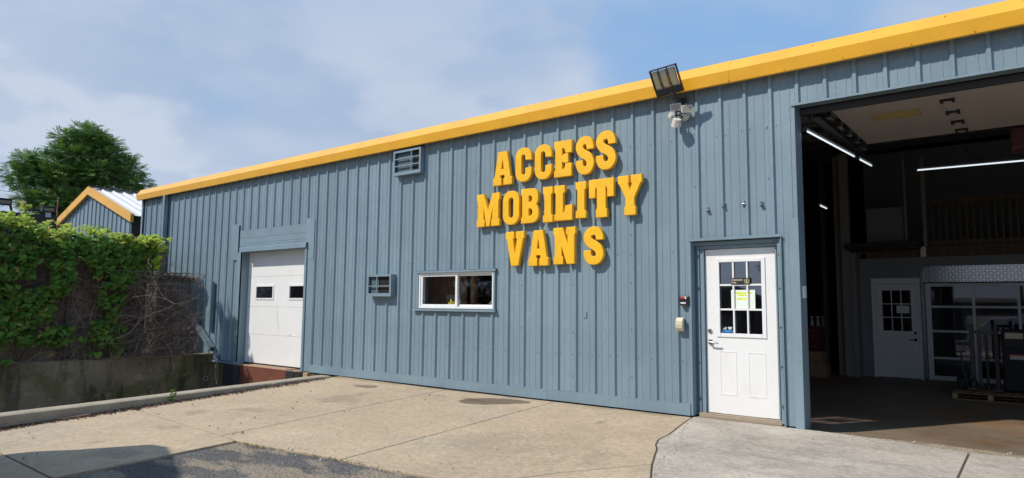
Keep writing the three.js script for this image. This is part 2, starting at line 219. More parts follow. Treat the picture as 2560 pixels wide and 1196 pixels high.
{
  const ap = new THREE.Group(); ap.name = 'concrete_apron'; ap.userData = { kind: 'structure' }; scene.add(ap);
  const crack = [[7.79, 0.06], [7.83, 0.30], [7.917, 0.763], [7.955, 0.95], [7.987, 1.127], [7.995, 1.30], [8.014, 1.441], [8.05, 1.52], [8.087, 1.634], [8.15, 1.74], [8.196, 1.829], [8.27, 2.02], [8.346, 2.199], [8.41, 2.36], [8.50, 2.55], [8.603, 2.765], [8.70, 3.0], [8.82, 3.5], [8.9, 4.2], [9.0, 6.0]];
  const ws = 0.03, j2 = [5.775, 0.09], j2e = [5.985, 3.92], j3 = [3.705, 0.14], j3e = [4.045, 4.035], co = [4.42, 4.075];
  const edge = [[7.40, 3.79], [6.7, 3.87], j2e];            // broken edge towards the asphalt
  slab(ap, [[kx(0.25), ws], j3, [3.815 + 0.06, 2.205], [kx(2.23), 2.235]], apronMat);
  slab(ap, [[kx(2.23), 2.235], [3.815 + 0.06, 2.205], j3e, [kx(3.87), 3.865]], apronMat);
  slab(ap, [j3, j2, ...wob(j2, j2e, 5, 0.012, 3), j2e, ...wob(j2e, co, 6, 0.03, 4), co, j3e, [3.875, 2.205]], apronMat);
  const up = crack.slice(0, 14);
  slab(ap, [j2, ...up, [7.894, 3.072], [7.72, 3.41], [7.6, 3.72], ...edge, ...wob(j2e, j2, 5, 0.012, 3).reverse().reverse()], apronMat);
  slab(ap, [...crack.slice(13), [7.9, 6.0], [7.6, 3.72], [7.72, 3.41], [7.894, 3.072]], apronMat);
  slab(ap, [[kx(3.87), 3.865], j3e, co, [4.46, 4.9], [4.47, 5.80], [kx(5.75), 5.75]], apronMat);
  slab(ap, [[kx(5.75), 5.75], [4.47, 5.80], [4.5, 8.0], [kx(8), 8.0]], apronMat);
  const gs = [[9.2, 0.0], [9.64, 0.03], [10.2, 0.11], [10.62, 0.21]];
  slab(ap, [[7.79, 0.06], [7.80, 0.0], ...gs, [10.62, 1.3], [10.6, 6.0], ...crack.slice(1).reverse()], greyMat);
  slab(ap, [[10.62, 0.21], [11.0, 0.17], [12, 0.12], [13.6, 0.05], [14.2, 6.0], [10.6, 6.0], [10.62, 1.3]], greyMat);
  // the soil in the joints
  const sq = (x0, x1, z0, z1) => [[x0, gy(z0) - 0.007, z0], [x0, gy(z1) - 0.007, z1], [x1, gy(z1) - 0.007, z1], [x1, gy(z0) - 0.007, z0]];
  mesh(ap, 'joint_soil', poly([sq(1.0, 4.40, 0.02, 8), sq(4.40, 7.5, 0.02, 3.74), sq(7.5, 7.95, 0.02, 3.0), sq(7.95, 9.2, 0.02, 5.9), sq(9.2, 14, 0.25, 5.9)]), std([0.075, 0.055, 0.038], 1));
}

// ================================================================ the workshop
const S = 0.3048, RX = -0.022;                              // rib spacing; rib centres sit at i * S + RX
const shop = thing('workshop_building', 'long blue grey metal workshop with yellow eave trim and open bay', 'building');
const holes = [[-2.75, -0.30, -2, 2.42], [2.93, 4.585, 1.22, 1.815], [7.80, 8.885, -2, 2.105], [9.09, 13.6, -2, 3.63]];
function ribs(xa, xb) {                                     // cross-section of the sheet between xa and xb
  const out = [], add = (x, z) => { if (x > xa && x < xb) out.push([x, z]); };
  for (let i = Math.floor((xa - 1) / S); i * S < xb + 1; i++) {
    const c = i * S + RX;
    for (const [dx, z] of [[-0.036, 0], [-0.016, 0.030], [0.016, 0.030], [0.036, 0], [0.086, 0], [0.089, 0.0042], [0.107, 0.0042], [0.110, 0], [0.194, 0], [0.197, 0.0042], [0.215, 0.0042], [0.218, 0]]) out.push([c + dx, z]);
  }
  const f = out.filter(([x]) => x > xa && x < xb), at = (x) => { for (let k = 0; k + 1 < out.length; k++) if (out[k][0] <= x && out[k + 1][0] >= x) return mix(out[k][1], out[k + 1][1], (x - out[k][0]) / (out[k + 1][0] - out[k][0] || 1)); return 0; };
  return [[xa, at(xa)], ...f, [xb, at(xb)]];
}
const wallFoot = (x) => x < -2.75 ? 0.0 : x < -0.30 ? -0.02 : -0.035;
const wallTop = 4.10;
function sheetPieces(x0, x1, y0, y1, lift, list) {
  const pr = ribs(x0, x1);
  for (let k = 0; k + 1 < pr.length; k++) { const [xa, za] = pr[k], [xb, zb] = pr[k + 1], L = (x) => lift(x); list.push([[xa, y0, za + L(xa)], [xb, y0, zb + L(xb)], [xb, y1, zb + L(xb)], [xa, y1, za + L(xa)]]); }
}
{
  let v = 0;
  for (let i = -25; i < 66; i += 3) {
    const L = Math.max(i * S + RX - 0.040, -7.86), R = Math.min((i + 3) * S + RX - 0.030, 20), list = [];
    if (i === -25) ;
    const cuts = [L, R]; for (const [a, b] of holes) for (const x of [a, b]) if (x > L + 0.001 && x < R - 0.001) cuts.push(x);
    for (const x of [-2.75, -0.30]) if (x > L && x < R && !cuts.includes(x)) cuts.push(x);
    cuts.sort((a, b) => a - b);
    for (let k = 0; k + 1 < cuts.length; k++) {
      const xm = (cuts[k] + cuts[k + 1]) / 2, h = holes.find(([a, b]) => xm > a && xm < b), lift = (x) => 0.003 * clamp((R - x) / (R - L));
      const foot = wallFoot(xm);
      if (!h) sheetPieces(cuts[k], cuts[k + 1], foot, wallTop, lift, list);
      else { if (h[2] > foot) sheetPieces(cuts[k], cuts[k + 1], foot, h[2], lift, list); sheetPieces(cuts[k], cuts[k + 1], h[3], wallTop, lift, list); }
    }
    mesh(shop, 'wall_panel', poly(list), siding[v++ % 4]);
  }
}
// inner lining, ends, back, roof
{
  const lin = [], xs = [-7.8, ...holes.flatMap(([a, b]) => [a, b]), 20];
  for (let k = 0; k + 1 < xs.length; k++) { const xm = (xs[k] + xs[k + 1]) / 2, h = holes.find(([a, b]) => xm > a && xm < b); if (!h) lin.push(bx(xs[k], xs[k + 1], -0.25, 4.2, -0.20, -0.14)); else { lin.push(bx(xs[k], xs[k + 1], h[3], 4.2, -0.20, -0.14)); if (h[2] > 0) lin.push(bx(xs[k], xs[k + 1], -0.25, h[2], -0.20, -0.14)); } }
  mesh(shop, 'inner_lining', lin, std([0.10, 0.105, 0.11], 0.8));
  mesh(shop, 'end_wall', [bx(-7.86, -7.80, -0.3, 4.2, -16, -0.002)], siding[1]);
  mesh(shop, 'end_wall', [bx(20.0, 20.06, -0.3, 4.2, -16, -0.002)], siding[2]);
  mesh(shop, 'back_wall', [bx(-7.86, 20.06, -0.3, 6.0, -16.1, -16)], std([0.12, 0.13, 0.14], 0.8));
  mesh(shop, 'roof', poly([[[-7.95, 4.29, 0.03], [20.1, 4.29, 0.03], [20.1, 5.7, -16.2], [-7.95, 5.7, -16.2]], [[-7.95, 4.22, 0.03], [20.1, 4.22, 0.03], [20.1, 5.63, -16.2], [-7.95, 5.63, -16.2]]]), std([0.5, 0.52, 0.54], 0.5));
  for (let k = 0; k < 9; k++) mesh(shop, 'roof_purlin', [bx(-7.8, 20, 4.12 + 0.087 * (k * 1.8 + 1) - 0.10, 4.12 + 0.087 * (k * 1.8 + 1), -k * 1.8 - 1.05, -k * 1.8 - 1)], darkSteel);
  for (const x of [-7.83, 20.03]) mesh(shop, 'gable_closure', poly([[[x, 4.2, 0], [x, 4.25, 0], [x, 5.66, -16], [x, 4.2, -16]]]), siding[2]);
  // yellow eave trim in lengths
  const prof = [[0.034, 4.032], [0.134, 4.008], [0.144, 4.016], [0.170, 4.158], [0.060, 4.310], [-0.10, 4.318], [-0.10, 4.30], [0.05, 4.29], [0.155, 4.150], [0.130, 4.03], [0.034, 4.05]];
  const sx = [-7.955, -3.22, 1.36, 4.92, 8.36, 12.9, 20.1];
  for (let k = 0; k + 1 < sx.length; k++) { const g = prismX(prof, sx[k] + 0.0015, sx[k + 1] - 0.0015); g.translate(0, k % 2 ? 0.0015 : 0, k % 2 ? 0.002 : 0); mesh(shop, 'eave_trim', g, yellow); }
  for (const x of [-3.22, 1.36, 4.92, 8.36, 12.9]) mesh(shop, 'trim_joint', prismX(prof.slice(0, 6).map(([a, b], k) => [a + (k < 5 && k > 0 ? 0.003 : 0), b + (k > 3 ? 0.0035 : 0)]).concat([[-0.10, 4.312], [0.058, 4.304], [0.166, 4.157], [0.140, 4.020]]), x - 0.05, x + 0.012), yellow);
  { const es = [], re = rngOf(12); for (let x = -7.7; x < 13; x += 0.62) { const xx = x + (re() - 0.5) * 0.1, t = 0.12; es.push(rod([xx, mix(4.016, 4.158, t), mix(0.144, 0.170, t)], [xx, mix(4.016, 4.158, t) - 0.002, mix(0.144, 0.170, t) + 0.006], 0.0065, 0.005, 6)); if (re() < 0.5) es.push(rod([xx + 0.3, 4.27, 0.089], [xx + 0.3, 4.275, 0.096], 0.0065, 0.005, 6)); } mesh(shop, 'trim_screws', es, std([0.30, 0.16, 0.02], 0.6), { kind: 'stuff' }); }
  mesh(shop, 'eave_trim_end', prismX([[0.034, 4.032], [0.134, 4.008], [0.170, 4.158], [0.060, 4.310], [-0.10, 4.318], [-0.10, 4.05]], -7.962, -7.956), yellow);
  // base trim, three lengths of flashing with a drip edge
  for (const [a, b, dy] of [[-0.02, 3.60, 0], [3.603, 5.62, -0.002], [5.623, 7.765, 0.001]]) mesh(shop, 'base_trim', [bx(a, b, -0.036 + dy, 0.100 + dy, 0.046, 0.0495), bx(a, b, 0.0985 + dy, 0.102 + dy, 0.004, 0.0495), bx(a, b, -0.039 + dy, -0.034 + dy, 0.030, 0.056)], siding[(a > 3 ? 1 : 2)]);
  mesh(shop, 'foundation_sill', [bx(-0.02, 7.78, -0.25, -0.045, -0.14, 0.012)], std([0.05, 0.045, 0.04], 0.95));
  mesh(shop, 'corner_trim', [bx(-7.885, -7.80, 0, 4.1, 0.030, 0.034), bx(-7.888, -7.884, 0, 4.1, -0.10, 0.034)], siding[2]);
  const rs = rngOf(8), sc = [];                             // fixing screws along the girts
  for (const y of [0.62, 1.98, 3.42]) for (let i = -25; i < 30; i++) for (const dx of [0.055, 0.25]) { const x = i * S + RX + dx + (rs() - 0.5) * 0.02, yy = y + (rs() - 0.5) * 0.03; if (rs() < 0.75 && !holes.some(([a, b, c, d]) => x > a - 0.1 && x < b + 0.1 && yy > c && yy < d + 0.1)) sc.push(rod([x, yy, 0.002], [x, yy, 0.010], 0.0065, 0.005, 6)); }
  for (let i = -24; i < 30; i += 3) for (let y = 0.35; y < 3.9; y += 0.62) { const x = i * S + RX + 0.305 * 2 - 0.052, yy = y + (rs() - 0.5) * 0.1; if (!holes.some(([a, b, c, d]) => x > a - 0.1 && x < b + 0.1 && yy > c && yy < d + 0.1)) sc.push(rod([x, yy, 0.002], [x, yy, 0.012], 0.0065, 0.005, 6)); }
  for (let x = 0.2; x < 7.7; x += 0.41) for (const y of [-0.02, 0.07]) if (rs() < 0.8) { const xx = x + rs() * 0.1; sc.push(rod([xx, y, 0.048], [xx, y, 0.052], 0.005, 0.004, 6)); }
  mesh(shop, 'screws', sc, screwMat, { kind: 'stuff' });
}
// ---- personnel door
{
  const d = part(shop, 'entrance_door', { label: 'white panelled entrance door with nine panes' });
  const x0 = 7.926, x1 = 8.790, y0 = 0.008, y1 = 2.004, z = -0.10, gx0 = 8.098, gx1 = 8.632, gy0 = 0.962, gy1 = 1.852;
  mesh(d, 'leaf', [bx(x0, gx0, y0, y1, z - 0.044, z, 0.004), bx(gx1, x1, y0, y1, z - 0.044, z, 0.004), bx(gx0 - 0.004, gx1 + 0.004, gy1, y1, z - 0.043, z - 0.0005), bx(gx0 - 0.004, gx1 + 0.004, y0, gy0, z - 0.043, z - 0.0005)], white);
  const fr = []; for (const [a, b, c, e] of [[gx0 - 0.035, gx0 + 0.012, gy0 - 0.035, gy1 + 0.035], [gx1 - 0.012, gx1 + 0.035, gy0 - 0.035, gy1 + 0.035]]) fr.push(bx(a, b, c, e, z, z + 0.013, 0.005));
  for (const [c, e] of [[gy0 - 0.035, gy0 + 0.012], [gy1 - 0.012, gy1 + 0.035]]) fr.push(bx(gx0 + 0.012, gx1 - 0.012, c, e, z, z + 0.012, 0.005));
  mesh(d, 'glazing_frame', fr, whiteTrim);
  const px = [gx0 + 0.012, gx0 + 0.012 + 0.170, gx0 + 0.012 + 0.340, gx1 - 0.012], py = [gy0 + 0.012, 1.262, 1.560, gy1 - 0.012];
  for (let k = 1; k < 3; k++) mesh(d, 'muntin', bx(px[k] - 0.011, px[k] + 0.011, py[0], py[3], z - 0.012, z + 0.006, 0.004), whiteTrim);
  for (let k = 1; k < 3; k++) mesh(d, 'muntin', bx(px[0], px[3], py[k] - 0.011, py[k] + 0.011, z - 0.013, z + 0.005, 0.004), whiteTrim);
  for (let i = 0; i < 3; i++) for (let j = 0; j < 3; j++) mesh(d, 'pane', bx(px[i], px[i + 1], py[j], py[j + 1], z - 0.020, z - 0.018), filmGlass);
  const emboss = (a, b, c, e) => { const o = []; for (const [i, w] of [[0, 0.016]]) { o.push(bx(a + i, a + i + w, c + i, e - i, z - 0.001, z + 0.003, 0.0015), bx(b - i - w, b - i, c + i, e - i, z - 0.001, z + 0.003, 0.0015), bx(a + i + w, b - i - w, c + i, c + i + w, z - 0.001, z + 0.0028, 0.0015), bx(a + i + w, b - i - w, e - i - w, e - i, z - 0.001, z + 0.0028, 0.0015)); } return o; };
  mesh(d, 'raised_panel', emboss(8.088, 8.300, 0.232, 0.762), white); mesh(d, 'raised_panel', emboss(8.436, 8.648, 0.232, 0.762), white);
  for (const [x, y] of [[8.02, 1.50], [8.02, 1.23], [8.70, 1.50], [8.70, 1.23]]) mesh(d, 'screw_cap', rod([x, y, z - 0.002], [x, y, z + 0.004], 0.009, 0.006, 10), whiteTrim);
  mesh(d, 'deadbolt', [rod([7.977, 0.998, z], [7.977, 0.998, z + 0.018], 0.028, 0.024, 20), rod([7.977, 0.998, z + 0.018], [7.977, 0.998, z + 0.022], 0.014, 0.013, 14)], steel);
  mesh(d, 'door_handle', [rod([7.983, 0.862, z], [7.983, 0.862, z + 0.022], 0.036, 0.030, 20), rod([7.983, 0.862, z + 0.02], [7.983, 0.862, z + 0.06], 0.012, 0.012, 12), hose([[7.975, 0.862, z + 0.058], [8.02, 0.861, z + 0.062], [8.06, 0.856, z + 0.060], [8.10, 0.853, z + 0.054]], 0.0095, 14, 8)], steel);
  // frame, stops, head drip and outer casing, all in the wall's colour
  const f = part(shop, 'door_frame');
  mesh(f, 'jamb', [bx(7.866, 7.920, 0, 2.008, -0.125, -0.075, 0.004), bx(7.905, 7.9235, 0, 2.008, -0.075, -0.062, 0.003), bx(7.838, 7.866, -0.03, 2.05, -0.14, -0.055, 0.004), bx(7.806, 7.838, -0.03, 2.06, -0.14, -0.09), bx(7.80, 7.806, -0.035, 2.105, -0.14, 0.02)], blue);
  mesh(f, 'jamb', [bx(8.796, 8.835, 0, 2.008, -0.125, -0.075, 0.004), bx(8.794, 8.812, 0, 2.008, -0.075, -0.062, 0.003), bx(8.835, 8.868, -0.03, 2.05, -0.14, -0.012, 0.006), bx(8.868, 8.8785, -0.035, 2.06, -0.14, 0.010), bx(8.879, 8.885, -0.035, 2.105, -0.14, 0.02)], blue);
  mesh(f, 'head_jamb', [bx(7.866, 8.835, 2.010, 2.052, -0.125, -0.070, 0.004), bx(7.806, 8.879, 2.054, 2.099, -0.14, -0.035, 0.004)], blue);
  mesh(f, 'casing', [bx(7.762, 7.7985, -0.035, 2.10, 0.033, 0.038), bx(7.7955, 7.7995, -0.035, 2.10, 0.0, 0.038)], siding[0]);
  mesh(f, 'casing', [bx(8.8865, 8.9, -0.05, 2.10, 0.033, 0.040), bx(8.8865, 8.8905, -0.05, 2.10, 0.0, 0.040)], siding[3]);
  mesh(f, 'head_drip', [bx(7.775, 8.905, 2.106, 2.112, -0.02, 0.046), bx(7.775, 8.905, 2.108, 2.140, 0.043, 0.047)], siding[0]);
  mesh(f, 'threshold', [bx(7.84, 8.86, -0.030, 0.002, -0.15, -0.035, 0.004), bx(7.86, 8.84, -0.046, -0.012, -0.035, 0.004, 0.004), bx(7.83, 8.88, -0.075, -0.047, -0.14, 0.010)], std([0.34, 0.28, 0.19], 0.6, { map: sized(yellowTex, 0.4) }));
  const rs = rngOf(5), sc = []; for (const y of [0.15, 0.6, 1.05, 1.5, 1.9]) { sc.push(rod([7.856, y + rs() * 0.05, -0.056], [7.856, y, -0.050], 0.006, 0.005, 6), rod([8.852, y + rs() * 0.05, -0.013], [8.852, y, -0.007], 0.006, 0.005, 6)); } for (const x of [7.9, 8.2, 8.5, 8.8]) sc.push(rod([x, 2.075, -0.036], [x, 2.075, -0.030], 0.006, 0.005, 6));
  mesh(f, 'screw', sc, black, { kind: 'stuff' });
}
function canvasTex(w, h, draw) { const c = document.createElement('canvas'); c.width = w; c.height = h; draw(c.getContext('2d'), w, h); const t = new THREE.CanvasTexture(c); t.colorSpace = THREE.SRGBColorSpace; t.magFilter = THREE.LinearFilter; return t; }
function card(parent, name, x0, x1, y0, y1, z, t, rough = 0.6, th = 0.0012) {   // a printed sheet with thickness; print on the front
  const g = new THREE.BoxGeometry(x1 - x0, y1 - y0, th).translate((x0 + x1) / 2, (y0 + y1) / 2, z - th / 2);
  const m = new THREE.Mesh(g, new THREE.MeshStandardMaterial({ map: t, roughness: rough })); m.name = parent === scene ? numbered(name) : name; m.castShadow = m.receiveShadow = true; parent.add(m); return m;
}
const tagged = (m, label, category, group) => { m.userData = { label, category, ...(group ? { group } : {}) }; return m; };
// the things stuck to the entrance door
tagged(card(scene, 'employees_sign', 8.255, 8.488, 1.563, 1.645, -0.090, canvasTex(384, 136, (g, w, h) => {
  g.fillStyle = '#2b2926'; g.fillRect(0, 0, w, h); g.fillStyle = '#d8cfae'; g.font = 'bold 44px sans-serif'; g.fillText('Employees', 10, 54); g.fillText('Only', 10, 108);
  g.strokeStyle = '#c9bd92'; g.lineWidth = 7; g.beginPath(); g.arc(316, 68, 47, 0, 7); g.stroke(); g.lineWidth = 3; g.beginPath(); g.arc(316, 68, 36, 0, 7); g.stroke();
  g.fillStyle = '#c9bd92'; g.beginPath(); g.arc(312, 52, 12, 0, 7); g.fill(); g.beginPath(); g.moveTo(296, 94); g.lineTo(304, 66); g.lineTo(326, 66); g.lineTo(338, 94); g.fill();
}), 0.5, 0.004), 'dark Employees Only plaque on the white entrance door', 'sign');
tagged(card(scene, 'paper_notice', 8.245, 8.535, 1.275, 1.500, -0.1150, canvasTex(320, 248, (g, w, h) => {
  g.fillStyle = '#dfeadb'; g.fillRect(0, 0, w, h); g.fillStyle = '#e9ee3c'; g.fillRect(48, 30, 232, 24); g.fillRect(86, 60, 140, 20); g.fillRect(74, 108, 156, 24);
  g.fillStyle = '#7d8a30'; const r = rngOf(3); for (const [x, y, n] of [[50, 46, 27], [90, 74, 16], [78, 124, 18]]) for (let k = 0; k < n; k++) if (r() > 0.14) g.fillRect(x + k * 8.3, y - 6 - r() * 5, 5.2, 7 + r() * 4);
}), 0.8), 'pale paper notice with yellow highlighted lines behind the door glass', 'notice');
tagged(card(scene, 'window_sticker', 8.122, 8.262, 0.982, 1.058, -0.1162, canvasTex(256, 140, (g, w, h) => {
  g.fillStyle = '#10161c'; g.fillRect(0, 0, w, h); g.fillStyle = '#2a6fae'; g.fillRect(0, 88, w, 52); g.fillStyle = '#cfd8dc'; g.beginPath(); g.moveTo(12, 70); g.lineTo(92, 12); g.lineTo(104, 70); g.fill(); g.beginPath(); g.moveTo(130, 14); g.lineTo(228, 14); g.quadraticCurveTo(222, 74, 179, 74); g.quadraticCurveTo(134, 72, 130, 14); g.fill(); g.fillStyle = '#10161c'; g.fillRect(140, 34, 78, 8); g.fillRect(40, 52, 56, 5); g.fillStyle = '#8fc0e6'; g.fillRect(70, 106, 110, 10);
}), 0.4), 'small dark and blue sticker in the lowest left pane of the entrance door', 'sticker');

// ---- sliding office window
{
  const w = part(shop, 'office_window', { label: 'white framed sliding window in blue trim' });
  const x0 = 2.935, x1 = 4.580, y0 = 1.226, y1 = 1.812, xm = 3.775;
  mesh(w, 'frame', [bx(x0, x0 + 0.03, y0, y1, -0.09, 0.03, 0.003), bx(x1 - 0.03, x1, y0, y1, -0.09, 0.03, 0.003), bx(x0 + 0.03, x1 - 0.03, y0, y0 + 0.032, -0.09, 0.029, 0.003), bx(x0 + 0.03, x1 - 0.03, y1 - 0.026, y1, -0.09, 0.029, 0.003)], whiteTrim);
  const sash = (a, b, z) => { const s = 0.042; mesh(w, 'sash', [bx(a, a + s, y0 + 0.033, y1 - 0.027, z - 0.025, z, 0.004), bx(b - s, b, y0 + 0.033, y1 - 0.027, z - 0.025, z, 0.004), bx(a + s, b - s, y0 + 0.033, y0 + 0.033 + s * 0.8, z - 0.024, z - 0.001, 0.004), bx(a + s, b - s, y1 - 0.027 - s * 0.8, y1 - 0.027, z - 0.024, z - 0.001, 0.004)], whiteTrim); mesh(w, 'pane', bx(a + s, b - s, y0 + 0.06, y1 - 0.056, z - 0.013, z - 0.010), glass); };
  sash(x0 + 0.031, xm + 0.028, 0.016); sash(xm - 0.02, x1 - 0.031, -0.022);
  mesh(w, 'head_trim', [bx(2.862, 4.632, 1.813, 1.850, 0.034, 0.056), bx(2.862, 4.632, 1.850, 1.854, -0.02, 0.060)], siding[1]);
  mesh(w, 'sill', [bx(2.812, 4.640, 1.182, 1.216, 0.034, 0.068, 0.002), bx(2.812, 4.640, 1.216, 1.2215, -0.08, 0.072)], siding[2]);
  mesh(w, 'side_trim', bx(2.905, 2.933, 1.222, 1.812, -0.02, 0.038), blue); mesh(w, 'side_trim', bx(4.582, 4.612, 1.222, 1.812, -0.02, 0.040), blue);
}
// ---- loading dock door
{
  const d = part(shop, 'dock_door', { label: 'white sectional loading door with two small windows' });
  const z = -0.17, x0 = -2.735, x1 = -0.315, ys = [-0.01, 0.604, 1.205, 1.86, 2.43], wx = [[-2.385, -1.735], [-1.125, -0.49]];
  for (let k = 0; k < 4; k++) {
    const a = ys[k] + 0.0015, b = ys[k + 1] - 0.0015;
    if (k !== 2) mesh(d, 'door_section', bx(x0, x1, a, b, z - 0.045, z, 0.003), white);
    else mesh(d, 'door_section', [bx(x0, x1, a, 1.385, z - 0.045, z, 0.003), bx(x0, x1, 1.648, b, z - 0.045, z, 0.003), bx(x0, wx[0][0], 1.38, 1.653, z - 0.044, z - 0.0008), bx(wx[0][1], wx[1][0], 1.38, 1.653, z - 0.044, z - 0.0008), bx(wx[1][1], x1, 1.38, 1.653, z - 0.044, z - 0.0008)], white);
  }
  for (const [a, b] of wx) { mesh(d, 'window_frame', [bx(a - 0.028, a + 0.010, 1.357, 1.676, z, z + 0.014, 0.004), bx(b - 0.010, b + 0.028, 1.357, 1.676, z, z + 0.014, 0.004), bx(a + 0.01, b - 0.01, 1.357, 1.394, z, z + 0.013, 0.004), bx(a + 0.01, b - 0.01, 1.639, 1.676, z, z + 0.013, 0.004)], whiteTrim); mesh(d, 'pane', bx(a, b, 1.385, 1.648, z - 0.022, z - 0.018), new THREE.MeshStandardMaterial({ color: rgb(0.006, 0.006, 0.007), roughness: 0.06 })); }
  mesh(d, 'bottom_seal', bx(x0, x1, -0.045, -0.01, z - 0.04, z + 0.008, 0.006), blackRubber);
  const dent = hose([[-1.55, 1.19, z], [-1.52, 0.95, z + 0.002], [-1.47, 0.72, z + 0.003], [-1.40, 0.63, z + 0.001]], 0.006, 14, 5), dent2 = hose([[-1.12, 0.616, z], [-1.0, 0.655, z + 0.003], [-0.88, 0.615, z]], 0.007, 10, 5);
  mesh(d, 'crease', dent, white); mesh(d, 'crease', dent2, white);
  mesh(d, 'crate', [bx(-2.74, -0.31, -0.1, 2.5, -0.40, -0.38)], black).name = 'inner_curtain';
  const f = part(shop, 'dock_door_surround');
  mesh(f, 'jamb', [bx(-2.752, -2.738, -0.04, 2.42, -0.20, 0.0), bx(-2.90, -2.738, -0.01, 2.40, 0.034, 0.038)], blue);
  mesh(f, 'jamb', [bx(-0.312, -0.298, -0.04, 2.42, -0.20, 0.0), bx(-0.316, -0.250, -0.04, 2.41, 0.034, 0.062, 0.004), bx(-0.246, -0.02, -0.035, 2.16, 0.034, 0.038)], siding[0]);
  mesh(f, 'head', [bx(-2.738, -0.312, 2.40, 2.44, -0.20, 0.02)], blue);
  mesh(f, 'hood', prismX([[0.034, 2.520], [0.085, 2.495], [0.090, 2.400], [0.075, 2.398], [0.070, 2.480], [0.034, 2.50]], -2.725, -0.250), siding[1]);
  for (const [a, b, c, e] of [[-2.80, -0.325, 2.526, 2.580], [-2.80, -0.325, 2.584, 2.705], [-2.80, -0.325, 2.709, 2.885]]) mesh(f, 'flat_patch', bx(a, b, c, e, 0.035, 0.0385), siding[(c * 10 | 0) % 4]);
  mesh(f, 'flat_patch', bx(-3.125, -2.862, 2.235, 3.045, 0.036, 0.0395), siding[0]); mesh(f, 'flat_patch', bx(-0.322, -0.052, 2.165, 2.985, 0.036, 0.0395), siding[2]);
}
// ---- the open bay: jamb, head, threshold edge
{
  const f = part(shop, 'bay_surround');
  mesh(f, 'jamb', [bx(9.085, 9.092, -0.06, 3.63, -0.22, 0.036), bx(9.060, 9.085, -0.06, 3.63, 0.033, 0.037)], siding[1]);
  mesh(f, 'jamb_plate', [bx(9.0, 9.094, -0.06, 2.32, 0.0375, 0.040), bx(9.0925, 9.0955, -0.06, 2.32, -0.20, 0.040)], siding[2]);
  mesh(f, 'jamb', [bx(13.598, 13.605, -0.06, 3.63, -0.22, 0.036), bx(13.605, 13.64, -0.06, 3.63, 0.033, 0.037)], siding[1]);
  mesh(f, 'head_drip', [bx(9.05, 13.65, 3.632, 3.638, -0.02, 0.052), bx(9.05, 13.65, 3.618, 3.640, 0.049, 0.053)], siding[3]);
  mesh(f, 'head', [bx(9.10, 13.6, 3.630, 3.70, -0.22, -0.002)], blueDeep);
  mesh(f, 'head_angle', [bx(9.10, 13.6, 3.56, 3.629, -0.24, -0.18)], darkSteel);
}
// ---- two painted ventilation boxes
function ventBox(name, label, x0, x1, y0, y1, dep, cols, rows, dark) {
  const v = part(shop, name, { label });
  mesh(v, 'casing', [bx(x0 - 0.012, x0, y0 - 0.02, y1 + 0.012, 0.0, dep), bx(x1, x1 + 0.012, y0 - 0.02, y1 + 0.012, 0.0, dep), bx(x0, x1, y1, y1 + 0.012, 0.0, dep), bx(x0, x1, y0 - 0.02, y0, 0.0, dep)], blue);
  const s = 0.024;
  mesh(v, 'rim', [bx(x0 - 0.014, x0 + s, y0 - 0.02, y1 + 0.014, dep, dep + 0.006), bx(x1 - s, x1 + 0.014, y0 - 0.02, y1 + 0.014, dep, dep + 0.006), bx(x0 + s, x1 - s, y1 - s, y1 + 0.014, dep, dep + 0.0055), bx(x0 + s, x1 - s, y0 - 0.02, y0 + s + 0.012, dep, dep + 0.0055)], siding[1]);
  for (const c of cols) mesh(v, 'grille_bar', bx(mix(x0, x1, c) - 0.008, mix(x0, x1, c) + 0.008, y0 + s, y1 - s, dep - 0.010, dep + 0.003), siding[1]);
  for (const c of rows) mesh(v, 'grille_bar', bx(x0 + s, x1 - s, mix(y0, y1, c) - 0.008, mix(y0, y1, c) + 0.008, dep - 0.012, dep + 0.002), siding[1]);
  const fins = []; const xd = mix(x0, x1, dark);
  for (let x = x0 + 0.01; x < x1; x += 0.010) if (x > xd) fins.push(bx(x, x + 0.004, y0, y1, dep - 0.075, dep - 0.045));
  mesh(v, 'screen', bx(x0, xd, y0, y1, dep - 0.05, dep - 0.045), std([0.075, 0.11, 0.135], 0.7)); mesh(v, 'fins', fins, std([0.05, 0.045, 0.04], 0.7), { kind: 'stuff' });
  mesh(v, 'back', bx(x0, x1, y0, y1, 0.033, 0.036), black);
}
ventBox('ventilation_box', 'upper painted vent box close under the eave', 2.325, 2.985, 3.555, 3.962, 0.115, [0.66], [0.36, 0.67], 0.66);
ventBox('ventilation_box', 'lower painted vent box left of the window', 1.722, 2.325, 1.442, 1.795, 0.125, [0.40], [0.46], 0.40);
// small painted things on the wall
mesh(shop, 'outlet_cover', bx(6.206, 6.252, 1.125, 1.215, 0.004, 0.016, 0.003), siding[2]);

